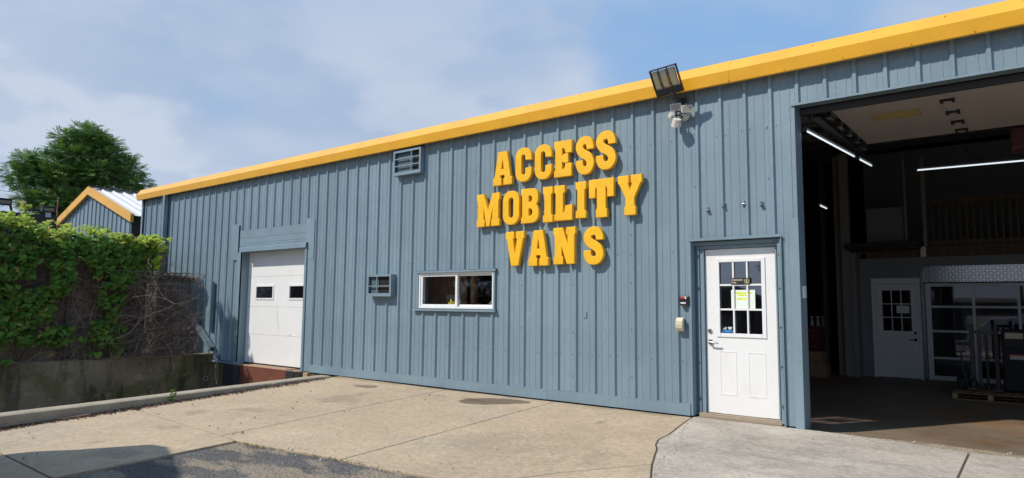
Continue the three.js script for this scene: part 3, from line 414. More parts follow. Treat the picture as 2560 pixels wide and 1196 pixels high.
// ================================================================ the sign
{
  const SERIF = {
    I: [[0, 0], [1, 0], [1, .17], [.84, .22], [.84, .78], [1, .83], [1, 1], [0, 1], [0, .83], [.16, .78], [.16, .22], [0, .17]],
    L: [[0, 0], [1, 0], [1, .43], [.64, .41], [.60, .27], [.56, .20], [.47, .20], [.47, .78], [.57, .82], [.57, 1], [0, 1], [0, .82], [.07, .78], [.07, .20], [0, .16]],
    T: [[.28, 0], [.72, 0], [.72, .19], [.67, .24], [.67, .79], [.72, .80], [.76, .72], [.76, .53], [1, .53], [1, 1], [0, 1], [0, .53], [.24, .53], [.24, .72], [.28, .80], [.33, .79], [.33, .24], [.28, .19]],
    E: [[0, 0], [1, 0], [1, .35], [.66, .35], [.62, .24], [.56, .20], [.44, .20], [.44, .42], [.54, .42], [.54, .385], [.80, .385], [.80, .625], [.54, .625], [.54, .59], [.44, .59], [.44, .80], [.56, .80], [.62, .76], [.66, .66], [1, .66], [1, 1], [0, 1], [0, .84], [.06, .80], [.06, .20], [0, .16]],
    A: [[0, 0], [.43, 0], [.43, .19], [.365, .215], [.385, .30], [.615, .30], [.635, .215], [.57, .19], [.57, 0], [1, 0], [1, .20], [.925, .235], [.73, 1], [.27, 1], [.075, .235], [0, .20]],
    M: [[0, 0], [.34, 0], [.34, .18], [.295, .21], [.295, .60], [.44, 0], [.56, 0], [.705, .60], [.705, .21], [.66, .18], [.66, 0], [1, 0], [1, .18], [.955, .22], [.955, .78], [1, .82], [1, 1], [.70, 1], [.5, .50], [.30, 1], [0, 1], [0, .82], [.045, .78], [.045, .22], [0, .18]],
    N: [[0, 0], [.43, 0], [.43, .18], [.37, .21], [.37, .50], [.62, 0], [.95, 0], [.95, .79], [1, .83], [1, 1], [.60, 1], [.60, .83], [.66, .79], [.66, .54], [.42, 1], [0, 1], [0, .83], [.06, .79], [.06, .21], [0, .17]],
    V: [[.30, 0], [.68, 0], [.94, .79], [1, .82], [1, 1], [.57, 1], [.57, .82], [.625, .79], [.5, .34], [.375, .79], [.43, .82], [.43, 1], [0, 1], [0, .82], [.06, .79]],
    Y: [[.27, 0], [.73, 0], [.73, .19], [.675, .235], [.675, .43], [.94, .79], [1, .82], [1, 1], [.56, 1], [.56, .83], [.60, .80], [.5, .62], [.40, .80], [.44, .83], [.44, 1], [0, 1], [0, .82], [.06, .79], [.325, .43], [.325, .235], [.27, .19]],
  };
  const v2 = (pts, W, H) => pts.map(([x, y]) => new THREE.Vector2(x * W, y * H));
  const arc = (cx, cy, r, a0, a1, n = 10) => { const o = []; for (let k = 0; k <= n; k++) { const a = mix(a0, a1, k / n); o.push(new THREE.Vector2(cx + r * Math.cos(a), cy + r * Math.sin(a))); } return o; };
  const PI = Math.PI;
  function glyph(ch, W, H) {
    if (SERIF[ch]) { const s = new THREE.Shape(v2(SERIF[ch], W, H)); if (ch === 'A') s.holes.push(new THREE.Path(v2([[.415, .47], [.5, .80], [.585, .47]], W, H))); return s; }
    const st = 0.105, R = W * 0.47, r = (W - 2 * st) / 2;
    if (ch === 'O') {
      const s = new THREE.Shape([...arc(W - R, R, R, -PI / 2, 0), ...arc(W - R, H - R, R, 0, PI / 2), ...arc(R, H - R, R, PI / 2, PI), ...arc(R, R, R, PI, 1.5 * PI)]);
      s.holes.push(new THREE.Path([...arc(W / 2, H - 0.095 - r, r, 0, PI), ...arc(W / 2, 0.095 + r, r, PI, 2 * PI)])); return s;
    }
    if (ch === 'C') return new THREE.Shape([new THREE.Vector2(W, 0.40 * H), new THREE.Vector2(W - st, 0.385 * H), ...arc(W / 2, 0.095 + r, r, 0, -PI), ...arc(W / 2, H - 0.095 - r, r, PI, 0), new THREE.Vector2(W - st, 0.645 * H), new THREE.Vector2(W, 0.63 * H), ...arc(W - R, H - R, R, 0, PI / 2), ...arc(R, H - R, R, PI / 2, PI), ...arc(R, R, R, PI, 1.5 * PI), ...arc(W - R, R, R, 1.5 * PI, 2 * PI)]);
    if (ch === 'B') {
      const s = new THREE.Shape(); s.moveTo(0, 0); s.lineTo(.52 * W, 0); s.bezierCurveTo(.86 * W, 0, W, .10 * H, W, .27 * H); s.bezierCurveTo(W, .40 * H, .95 * W, .48 * H, .84 * W, .525 * H); s.bezierCurveTo(.93 * W, .57 * H, .97 * W, .64 * H, .97 * W, .75 * H); s.bezierCurveTo(.97 * W, .92 * H, .84 * W, H, .52 * W, H); for (const [x, y] of [[0, 1], [0, .85], [.06, .81], [.06, .19], [0, .15]]) s.lineTo(x * W, y * H);
      for (const [a, b, q] of [[.60, .81, .64], [.19, .43, .66]]) { const h = new THREE.Path(); h.moveTo(.42 * W, a * H); h.lineTo(.42 * W, b * H); h.bezierCurveTo(.58 * W, b * H, q * W, (b - .03) * H, q * W, (a + b) / 2 * H); h.bezierCurveTo(q * W, (a + .03) * H, .58 * W, a * H, .42 * W, a * H); s.holes.push(h); }
      return s;
    }
    // S: a heavy stroke along a double bend
    const hw = 0.054, m = hw, pts = [[W - m, .665 * H], [W - m, .735 * H], [W * .68, H - m * 1.02], [W * .36, H - m * 1.02], [m * 1.02, H * .775], [m * 1.2, H * .66], [W * .36, H * .565], [W * .66, H * .46], [W - m * 1.1, H * .35], [W - m, H * .225], [W * .66, m * 1.02], [W * .34, m * 1.02], [m, H * .245], [m, .365 * H]];
    const c = new THREE.CatmullRomCurve3(pts.map(([x, y]) => new THREE.Vector3(x, y, 0)), false, 'centripetal'), A = [], B = [];
    for (let k = 0; k <= 56; k++) { const t = k / 56, p = c.getPointAt(t), d = c.getTangentAt(t); if (k === 0 || k === 56) d.set(0, k ? 1 : 1, 0); const w = hw * (0.99 + 0.10 * Math.sin(PI * clamp((t - 0.3) / 0.4))); A.push(new THREE.Vector2(p.x - d.y * w, p.y + d.x * w)); B.push(new THREE.Vector2(p.x + d.y * w, p.y - d.x * w)); }
    return new THREE.Shape([...A, ...B.reverse()]);
  }
  const SIGN = [['A', 4.600, 4.976, 3.127, 3.652, 'letter A at the start of ACCESS'], ['C', 5.040, 5.345, 3.135, 3.658, 'first letter C of ACCESS, right of the A'], ['C', 5.403, 5.712, 3.131, 3.655, 'second letter C of ACCESS, left of the E'], ['E', 5.753, 6.058, 3.133, 3.661, 'letter E of ACCESS'], ['S', 6.129, 6.425, 3.129, 3.664, 'first letter S of ACCESS, right of the E'], ['S', 6.459, 6.770, 3.161, 3.692, 'last letter S of ACCESS, highest of the sign'],
    ['M', 4.274, 4.737, 2.504, 3.020, 'letter M at the start of MOBILITY'], ['O', 4.800, 5.120, 2.500, 3.022, 'letter O of MOBILITY'], ['B', 5.154, 5.482, 2.502, 3.023, 'letter B of MOBILITY'], ['I', 5.556, 5.732, 2.491, 3.014, 'first letter I of MOBILITY, left of the L'], ['L', 5.758, 6.068, 2.500, 3.011, 'letter L of MOBILITY'], ['I', 6.124, 6.298, 2.511, 3.028, 'second letter I of MOBILITY, left of the T'], ['T', 6.345, 6.742, 2.496, 3.033, 'letter T of MOBILITY'], ['Y', 6.802, 7.162, 2.496, 3.036, 'letter Y at the end of MOBILITY'],
    ['V', 4.868, 5.218, 1.876, 2.393, 'letter V at the start of VANS'], ['A', 5.299, 5.657, 1.864, 2.387, 'letter A of VANS'], ['N', 5.746, 6.124, 1.873, 2.400, 'letter N of VANS'], ['S', 6.256, 6.570, 1.859, 2.375, 'letter S at the end of VANS']];
  const bump = std([0.30, 0.15, 0.02], 0.6), rs = rngOf(77);
  for (const [ch, x0, x1, y0, y1, label] of SIGN) {
    const b = 0.006, g = new THREE.ExtrudeGeometry(glyph(ch, x1 - x0 - 2 * b, y1 - y0 - 2 * b), { depth: 0.046, bevelEnabled: true, bevelThickness: 0.009, bevelSize: b, bevelSegments: 2, curveSegments: 10 });
    const o = thing('sign_letter', 'raised yellow ' + label, 'sign letter', 'yellow letters of the wall sign', [x0, y0, 0]);
    o.rotation.z = (rs() - 0.5) * 0.012;
    mesh(o, 'letter_body', g.translate(b, b, 0.044), letterYellow);
    const shp = glyph(ch, x1 - x0 - 2 * b, y1 - y0 - 2 * b), ring = shp.getPoints(10), hl = shp.holes.map((q) => q.getPoints(8)), inside = (x, y, P) => { let c = false; for (let i = 0, j = P.length - 1; i < P.length; j = i++) if ((P[i].y > y) !== (P[j].y > y) && x < (P[j].x - P[i].x) * (y - P[i].y) / (P[j].y - P[i].y) + P[i].x) c = !c; return c; }, good = [];
    for (let k = 0; k < 220; k++) { const x = rs() * (x1 - x0), y = rs() * (y1 - y0); if ([[0, 0], [0.026, 0], [-0.026, 0], [0, 0.026], [0, -0.026]].every(([dx, dy]) => inside(x + dx, y + dy, ring) && !hl.some((q) => inside(x + dx, y + dy, q))) && good.every(([a, c]) => Math.hypot(a - x, c - y) > 0.17) && good.length < 4) good.push([x, y]); }
    mesh(o, 'face_screws', good.map(([x, y]) => rod([x + b, y + b, 0.097], [x + b, y + b, 0.101], 0.0055, 0.0045, 8)), bump, { kind: 'stuff' });
    mesh(o, 'stud', [[0.2, 0.06], [0.2, 0.94], [0.75, 0.06]].map(([u, v]) => rod([u * (x1 - x0), v * (y1 - y0), 0.0], [u * (x1 - x0), v * (y1 - y0), 0.046], 0.006)), screwMat, { kind: 'stuff' });
  }
}

// ================================================================ lights and fittings on the wall
{ // LED area light on a slip mount, tipped out from the wall
  const o = thing('area_floodlight', 'black LED area floodlight with three lamp strips above the eave', 'floodlight', null, [7.672, 3.955, 0.30]);
  o.rotation.order = 'YXZ'; o.rotation.set(0.55, 0.10, 0.10);
  const h = 0.255, w = 0.178, hd = 0.10;
  mesh(o, 'driver_box', [bx(-w, w, 0, hd, -0.055, 0.0, 0.008)], black);
  mesh(o, 'driver_rib', [-0.15, -0.09, -0.05, 0.03, 0.10, 0.15].map((x) => bx(x, x + 0.006, 0.01, hd - 0.01, 0, 0.004)), darkSteel, { kind: 'stuff' });
  mesh(o, 'frame', [bx(-w, -w + 0.014, hd, h + 0.1, -0.045, 0.004, 0.004), bx(w - 0.014, w, hd, h + 0.1, -0.045, 0.004, 0.004), bx(-w, w, h + 0.085, h + 0.1, -0.045, 0.004, 0.004), bx(-0.068, -0.062, hd, h + 0.09, -0.04, 0.002), bx(0.045, 0.051, hd, h + 0.09, -0.04, 0.002)], black);
  const lens = std([0.42, 0.40, 0.27], 0.25), chip = std([0.68, 0.66, 0.5], 0.3);
  for (const [a, b] of [[-0.150, -0.085], [-0.043, 0.028], [0.070, 0.142]]) {
    mesh(o, 'lamp_strip', [bx(a - 0.004, b + 0.004, hd + 0.01, h + 0.07, -0.03, -0.006)], black);
    const c = []; for (let i = 0; i < 4; i++) for (let j = 0; j < 15; j++) c.push(bx(mix(a, b, (i + 0.15) / 4), mix(a, b, (i + 0.85) / 4), mix(hd + 0.02, h + 0.06, (j + 0.15) / 15), mix(hd + 0.02, h + 0.06, (j + 0.85) / 15), -0.006, -0.001));
    mesh(o, 'led_lens', c, lens, { kind: 'stuff' });
    mesh(o, 'lens_plate', bx(a, b, hd + 0.015, h + 0.065, -0.006, -0.0035), chip);
    const sl = []; for (let j = 0; j < 8; j++) sl.push(bx(a - 0.030, a - 0.004, mix(hd, h + 0.07, j / 8), mix(hd, h + 0.07, j / 8) + 0.007, -0.03, -0.004)); mesh(o, 'spacer', sl, black, { kind: 'stuff' });
  }
  const arm = thing('floodlight_bracket', 'dark wall bracket holding the black floodlight under the eave', 'bracket');
  mesh(arm, 'arm', [rod([7.72, 3.90, 0.03], [7.70, 3.93, 0.24], 0.026, 0.026, 12), bar([7.70, 3.925, 0.20], [7.69, 3.985, 0.295], 0.06, 0.05)], darkSteel); mesh(arm, 'wall_plate', bx(7.67, 7.78, 3.84, 3.97, 0.03, 0.042, 0.004), darkSteel);
}
{ // flood with two lamp heads, a third small one and a motion sensor
  const o = thing('security_light', 'white security light with swivel lamp heads and motion sensor', 'security light', null, [7.745, 3.735, 0.03]);
  const cream = std([0.66, 0.63, 0.56], 0.5), pane = std([0.34, 0.31, 0.25], 0.18);
  mesh(o, 'base', [rod([0, 0, 0], [0, 0, 0.03], 0.075, 0.07, 24), rod([0, 0, 0.03], [0, 0, 0.05], 0.055, 0.05, 20)], cream);
  const head = (name, p, ry, rx, rz, s) => { const g = part(o, name); g.position.set(...p); g.rotation.set(rx, ry, rz); mesh(g, 'housing', [bx(-0.065 * s, 0.065 * s, -0.042 * s, 0.042 * s, -0.05 * s, 0, 0.012 * s), bx(-0.070 * s, 0.070 * s, -0.048 * s, 0.048 * s, -0.004, 0.008 * s, 0.004)], cream); mesh(g, 'lens', bx(-0.056 * s, 0.056 * s, -0.034 * s, 0.034 * s, 0.008 * s, 0.010 * s), pane); };
  head('lamp_head', [-0.065, 0.09, 0.125], 0.15, 0.15, -0.02, 1); head('lamp_head', [0.085, 0.045, 0.125], 0.45, 0.15, -0.08, 1);
  mesh(o, 'arm', [rod([-0.01, 0.02, 0.045], [-0.055, 0.06, 0.08], 0.012), rod([0.02, 0.015, 0.045], [0.065, 0.035, 0.08], 0.012), rod([-0.01, -0.02, 0.045], [-0.035, -0.07, 0.10], 0.012), rod([-0.03, 0.0, 0.045], [-0.09, -0.005, 0.10], 0.010), rod([-0.055, 0.03, 0.11], [-0.06, 0.06, 0.11], 0.018)], darkSteel);
  const g1 = part(o, 'sensor_head'); g1.position.set(-0.125, -0.005, 0.125); g1.rotation.set(0.3, -0.55, 0.5); mesh(g1, 'housing', [bx(-0.04, 0.04, -0.032, 0.032, -0.03, 0.03, 0.010)], cream);
  const g2 = part(o, 'motion_sensor'); g2.position.set(-0.050, -0.108, 0.125); g2.rotation.set(0.55, -0.3, -0.35); mesh(g2, 'housing', [rod([0, 0.045, 0], [0, -0.05, 0.02], 0.052, 0.060, 16), bx(-0.05, 0.06, -0.055, 0.0, -0.02, 0.055, 0.014)], cream);
}
{ // access control
  const o = thing('card_reader', 'black card reader with a red strip beside the entrance door', 'card reader', null, [7.712, 1.303, 0.006]);
  mesh(o, 'body', bx(-0.062, 0.062, 0, 0.122, 0, 0.058, 0.012), std([0.018, 0.017, 0.019], 0.3)); mesh(o, 'red_strip', bx(-0.050, 0.005, 0.088, 0.110, 0.058, 0.0595), std([0.52, 0.045, 0.03], 0.3)); mesh(o, 'white_tab', bx(0.010, 0.028, 0.086, 0.112, 0.058, 0.0598), whiteTrim); mesh(o, 'label_plate', bx(-0.046, 0.022, 0.026, 0.044, 0.058, 0.0595), std([0.7, 0.68, 0.72], 0.5)); mesh(o, 'foot', bx(-0.05, 0.05, 0.004, 0.012, 0.058, 0.061), darkSteel);
  const i = thing('weatherproof_outlet', 'yellowed outlet cover with domed lid below the card reader', 'outlet', null, [7.655, 0.985, 0.006]);
  mesh(i, 'back_box', bx(-0.036, 0.044, 0.012, 0.155, 0, 0.05, 0.006), std([0.12, 0.14, 0.15], 0.6)); mesh(i, 'lid', prismX([[0.05, 0.0], [0.072, 0.006], [0.094, 0.04], [0.098, 0.085], [0.090, 0.13], [0.066, 0.164], [0.05, 0.168]], -0.045, 0.045), std([0.55, 0.50, 0.35], 0.35)); mesh(i, 'lid_rim', bx(-0.05, 0.05, -0.002, 0.171, 0.046, 0.054, 0.003), std([0.60, 0.56, 0.42], 0.4));
  single('door_contact', 'small white sensor box on the jamb of the open bay', 'sensor', [bx(9.096, 9.118, 1.40, 1.54, -0.13, -0.03, 0.006)], whiteTrim);
}
[[8.02, 2.500, 'leftmost of four small painted clamps above the entrance door'], [8.224, 2.535, 'second from left of four small painted clamps above the entrance door'], [8.475, 2.538, 'third from left of four small painted clamps above the entrance door'], [8.683, 2.510, 'rightmost of four small painted clamps above the entrance door']].forEach(([x, y, l], k) => {
  const o = thing('cable_clamp', l, 'clamp', 'clamps above the entrance door', [x, y, 0.006]); o.rotation.z = [0.3, -0.15, 0, 0.2][k]; o.scale.setScalar(1.35);
  mesh(o, 'plate', bx(-0.016, 0.016, -0.026, 0.024, 0, 0.012, 0.003), blue); mesh(o, 'jaw', [bx(-0.014, 0.014, -0.016, -0.004, 0.012, 0.034, 0.003), rod([0, 0.016, 0], [0, 0.016, 0.028], 0.010, 0.008, 8)], k % 2 ? blueDeep : steel);
});

// ================================================================ downspout and the corner by the dock
{
  const o = thing('downspout', 'blue grey square downspout with a long slanting outlet pipe', 'downspout');
  mesh(o, 'pipe', [bx(-6.43, -6.33, 1.95, 4.03, 0.045, 0.145, 0.006)], blue);
  mesh(o, 'strap', [bx(-6.45, -6.31, 2.72, 2.745, 0.03, 0.149), bx(-6.45, -6.31, 2.80, 2.815, 0.03, 0.149)], siding[1]);
  mesh(o, 'elbow', bar([-6.40, 2.02, 0.098], [-5.70, 1.66, 0.115], 0.10, 0.10), blue);
  const A = P3([-5.73, 1.68, 0.115]), B = P3([-3.62, 0.235, 0.115]), list = [];
  const d = B.clone().sub(A).normalize(), n = P3([0, 0, 1]).cross(d).normalize(), z = P3([0, 0, 1]);
  for (const [s, t, w, hgt] of [[0.047, 0, 0.006, 0.10], [-0.047, 0, 0.006, 0.10], [0, 0.047, 0.10, 0.006], [0, -0.047, 0.10, 0.006]]) { const off = z.clone().multiplyScalar(s).addScaledVector(n, t), a = A.clone().add(off), b = B.clone().add(off); list.push(bar(a.toArray(), b.toArray(), w, hgt, n.toArray())); }
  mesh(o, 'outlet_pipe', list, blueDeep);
  single('steel_angle', 'narrow dark steel angle fixed upright beside the loading door', 'steel angle', [bx(-3.93, -3.80, 0.62, 1.76, 0.034, 0.042), bx(-3.80, -3.792, 0.62, 1.76, 0.034, 0.11)], blueDeep);
}
// ---- dock face, bumpers, leveller
{
  const dk = thing('dock_wall', 'mossy concrete dock face under the loading door', 'dock');
  mesh(dk, 'face', [bx(-3.8, 0.95, -1.3, -0.06, -0.4, 0.028), bx(-3.52, -3.10, -1.3, -0.075, 0.028, 0.07)], mossMat); mesh(dk, 'sill', [bx(-3.78, -2.72, -0.055, -0.012, -0.1, 0.075, 0.004)], blue); mesh(dk, 'pit_edge', [bx(-2.72, -0.28, -0.06, -0.048, -0.4, 0.10)], std([0.30, 0.19, 0.12], 0.8));
  const lv = thing('dock_leveller', 'red tread plate dock leveller lip under the loading door', 'dock leveller');
  mesh(lv, 'lip_plate', [bx(-2.45, -0.735, -0.62, -0.050, 0.085, 0.10, 0.003)], rustPlate); mesh(lv, 'hinge', [rod([-2.45, -0.045, 0.085], [-0.735, -0.045, 0.085], 0.016, 0.016, 10)], std([0.36, 0.22, 0.14], 0.7)); mesh(lv, 'deck_plate', bx(-2.45, -0.735, -0.046, -0.034, -0.16, 0.085), std([0.30, 0.2, 0.13], 0.8));
  const bump = (label, x0, x1, z1) => { const o = thing('dock_bumper', label, 'dock bumper', 'rubber bumpers of the dock'); const n = 5, w = (x1 - x0) / n; for (let k = 0; k < n; k++) mesh(o, 'rubber_pad', bx(x0 + k * w + 0.003, x0 + (k + 1) * w - 0.003, -0.50 + 0.012 * (k % 2), -0.058 + 0.010 * ((k * 3) % 2), 0.028, z1 + 0.008 * ((k * 7) % 3), 0.010), blackRubber); mesh(o, 'steel_end', [bx(x0 - 0.012, x0 + 0.002, -0.49, -0.065, 0.028, z1 - 0.01), bx(x1 - 0.002, x1 + 0.012, -0.49, -0.065, 0.028, z1 - 0.01)], darkSteel); };
  bump('thick black rubber dock bumper left of the red plate', -2.98, -2.50, 0.20); bump('black rubber dock bumper right of the red plate', -0.70, -0.20, 0.14);
  single('timber_block', 'short pale timber block at the right end of the dock', 'timber block', [bx(-0.165, -0.02, -0.55, -0.05, 0.03, 0.105, 0.006)], paleWood);
  single('drain_pipe', 'white pipe end sticking out of the mossy retaining wall', 'pipe', [new THREE.LatheGeometry([[0.042, -0.1], [0.042, 0.05], [0.052, 0.05], [0.052, -0.1]].map(([x, y]) => new THREE.Vector2(x, y)), 18).rotateZ(-Math.PI / 2 + 0.15).rotateY(-0.3).translate(-3.74, -0.43, 0.17)], std([0.62, 0.6, 0.54], 0.5));
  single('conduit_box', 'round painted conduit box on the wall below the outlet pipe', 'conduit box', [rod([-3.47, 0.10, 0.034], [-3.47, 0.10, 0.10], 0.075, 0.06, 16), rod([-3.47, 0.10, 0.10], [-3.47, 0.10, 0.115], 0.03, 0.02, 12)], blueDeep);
}
// ---- kerb along the dock pit
{
  const o = thing('concrete_kerb', 'worn concrete kerb along the edge of the dock pit', 'kerb'), N = 150, r = rngOf(19), rows = [];
  const chip = (z, k) => Math.max(0, fbm(z * 2.6 + k * 9, 1.5 + k, 512, 211 + k, 4) - 0.60) * 0.14;
  for (let i = 0; i <= N; i++) { const z = mix(0.25, 8.2, i / N), top = -0.028 - 0.0055 * z + 0.004 * (vn(z * 1.3, 2, 512, 219) - 0.5), x1 = kx(z), x0 = x1 - 0.27, c1 = 0.012 + chip(z, 0), c0 = 0.012 + chip(z, 1); rows.push([[x0 - 0.04, -1.25, z], [x0, top - c0, z], [x0 + c0, top, z], [x1 - 0.012 - c1 * 1.3, top + 0.002 * r(), z], [x1 - 0.004, top - c1, z], [x1 + 0.006, gy(z) - 0.1, z]]); }
  const f = []; for (let i = 0; i < N; i++) for (let k = 0; k < 5; k++) f.push([rows[i][k], rows[i + 1][k], rows[i + 1][k + 1], rows[i][k + 1]]);
  f.push(rows[0], [...rows[N]].reverse());
  const g = poly(f), nn = g.attributes.normal; for (let i = 0; i < nn.count; i++) if (nn.getY(i) < -0.2) nn.setXYZ(i, -nn.getX(i), -nn.getY(i), -nn.getZ(i));
  mesh(o, 'kerb_stone', g, kerbMat);
}
// ---- retaining wall
{
  const o = thing('retaining_wall', 'dark mossy concrete retaining wall of the dock pit', 'retaining wall'), N = 40, f = [];
  const row = (z) => { const e = 0.012 * (fbm(z * 3, 4, 512, 231, 4) - 0.5); return [[-3.70, -1.4, z], [-3.748, 0.115 + e, z], [-3.765, 0.132 + e, z], [-3.98, 0.135, z], [-3.98, -1.4, z]]; };
  const rows = []; for (let i = 0; i <= N; i++) rows.push(row(mix(-0.02, 8.2, i / N)));
  for (let i = 0; i < N; i++) for (let k = 0; k < 4; k++) f.push([rows[i][k], rows[i][k + 1], rows[i + 1][k + 1], rows[i + 1][k]]);
  f.push(rows[0], rows[N]);
  mesh(o, 'wall_body', poly(f), mossMat);
}
// ---- block wall behind the vines
{
  const o = thing('block_wall', 'brown grey concrete block wall overgrown with vines', 'block wall'), r = rngOf(23);
  for (let c = 0; c < 12; c++) for (let k = 0; k < 9; k++) { const z0 = 1.46 + k * 0.4 + (c % 2 ? 0.2 : 0), y0 = 0.137 + c * 0.2; if (z0 > 4.6) continue; mesh(o, 'block', bx(-4.20 + (r() - 0.5) * 0.006, -4.0 + (r() - 0.5) * 0.008, y0 + 0.006, y0 + 0.196, z0 + 0.005, z0 + 0.395, 0.008), blockMats[r() * 3 | 0]); }
  mesh(o, 'mortar', [bx(-4.19, -4.008, 0.135, 2.53, 1.47, 4.9)], std([0.12, 0.105, 0.085], 1)); mesh(o, 'outer_length', [bx(-4.2, -4.0, 0.135, 2.53, 4.9, 8.2)], blockMats[1]);
  mesh(o, 'return_wall', [bx(-7.4, -4.75, 0.10, 2.53, 0.74, 0.90)], blockMats[0]);
  for (let c = 0; c < 6; c++) mesh(o, 'block', bx(-4.20, -4.0, 0.34 + c * 0.4, 0.53 + c * 0.4 - 0.004, 1.46, 1.655, 0.008), blockMats[c % 3]);
  const p = thing('fence_post', 'rusty steel fence post standing against the block wall', 'post'); mesh(p, 'post', [rod([-3.86, 0.13, 2.98], [-3.86, 1.5, 2.98], 0.03, 0.03, 12)], darkSteel); mesh(p, 'post_cap', rod([-3.86, 1.5, 2.98], [-3.86, 1.53, 2.98], 0.034, 0.02, 12), darkSteel);
  const w = thing('wire_fence', 'short chain link fence choked with dead vines by the building', 'fence');
  mesh(w, 'fence_post', rod([-3.86, 0.13, 0.58], [-3.86, 1.80, 0.58], 0.012, 0.012, 8), darkSteel); mesh(w, 'fence_post', rod([-3.86, 0.13, 1.22], [-3.86, 1.80, 1.22], 0.012, 0.012, 8), darkSteel); mesh(w, 'top_rail', rod([-3.86, 1.80, 0.56], [-3.86, 1.80, 1.24], 0.010, 0.010, 8), darkSteel);
  const wires = []; for (let k = -12; k < 14; k++) for (const s of [1, -1]) { let a = [0.72 + k * 0.075 - s * 0.8, 0.16], b = [0.72 + k * 0.075 + s * 0.8, 1.76]; const cl = (p, q) => { let t0 = 0, t1 = 1; const dz = q[0] - p[0]; const tA = (0.58 - p[0]) / dz, tB = (1.22 - p[0]) / dz; t0 = Math.max(t0, Math.min(tA, tB)); t1 = Math.min(t1, Math.max(tA, tB)); return t0 < t1 ? [[mix(p[0], q[0], t0), mix(p[1], q[1], t0)], [mix(p[0], q[0], t1), mix(p[1], q[1], t1)]] : null; }; const e = cl(a, b); if (e) wires.push(rod([-3.86 + s * 0.003, e[0][1], e[0][0]], [-3.86 + s * 0.003, e[1][1], e[1][0]], 0.003, 0.003, 3)); }
  mesh(w, 'wire_mesh', wires, std([0.10, 0.09, 0.085], 0.7), { kind: 'stuff' });
}

// ================================================================ vines
const leafMat = new THREE.MeshPhysicalMaterial({ color: rgb(1, 1, 1), roughness: 0.62, transmission: 0.32, thickness: 0, ior: 1.3, specularIntensity: 0.5 });
function leafGeometry(seed) {                              // five-lobed leaf, cupped, about one unit wide
  const r = rngOf(seed), lob = [[0, -0.12], [0.24, -0.34], [0.46, -0.22], [0.52, 0.02], [0.38, 0.10], [0.50, 0.34], [0.26, 0.34], [0.0, 0.66], [-0.26, 0.34], [-0.50, 0.34], [-0.38, 0.10], [-0.52, 0.02], [-0.46, -0.22], [-0.24, -0.34]];
  const pts = lob.map(([x, y]) => [x * (0.9 + 0.2 * r()), y * (0.9 + 0.2 * r())]), f = [];
  const hgt = (x, y) => -0.22 * Math.abs(x) - 0.16 * y * y + 0.03 * (r() - 0.5);
  const v = pts.map(([x, y]) => [x, y, hgt(x, y)]), c = [0, 0.06, 0.03];
  for (let i = 0; i < v.length; i++) f.push([c, v[i], v[(i + 1) % v.length]]);
  return flat(poly(f));
}
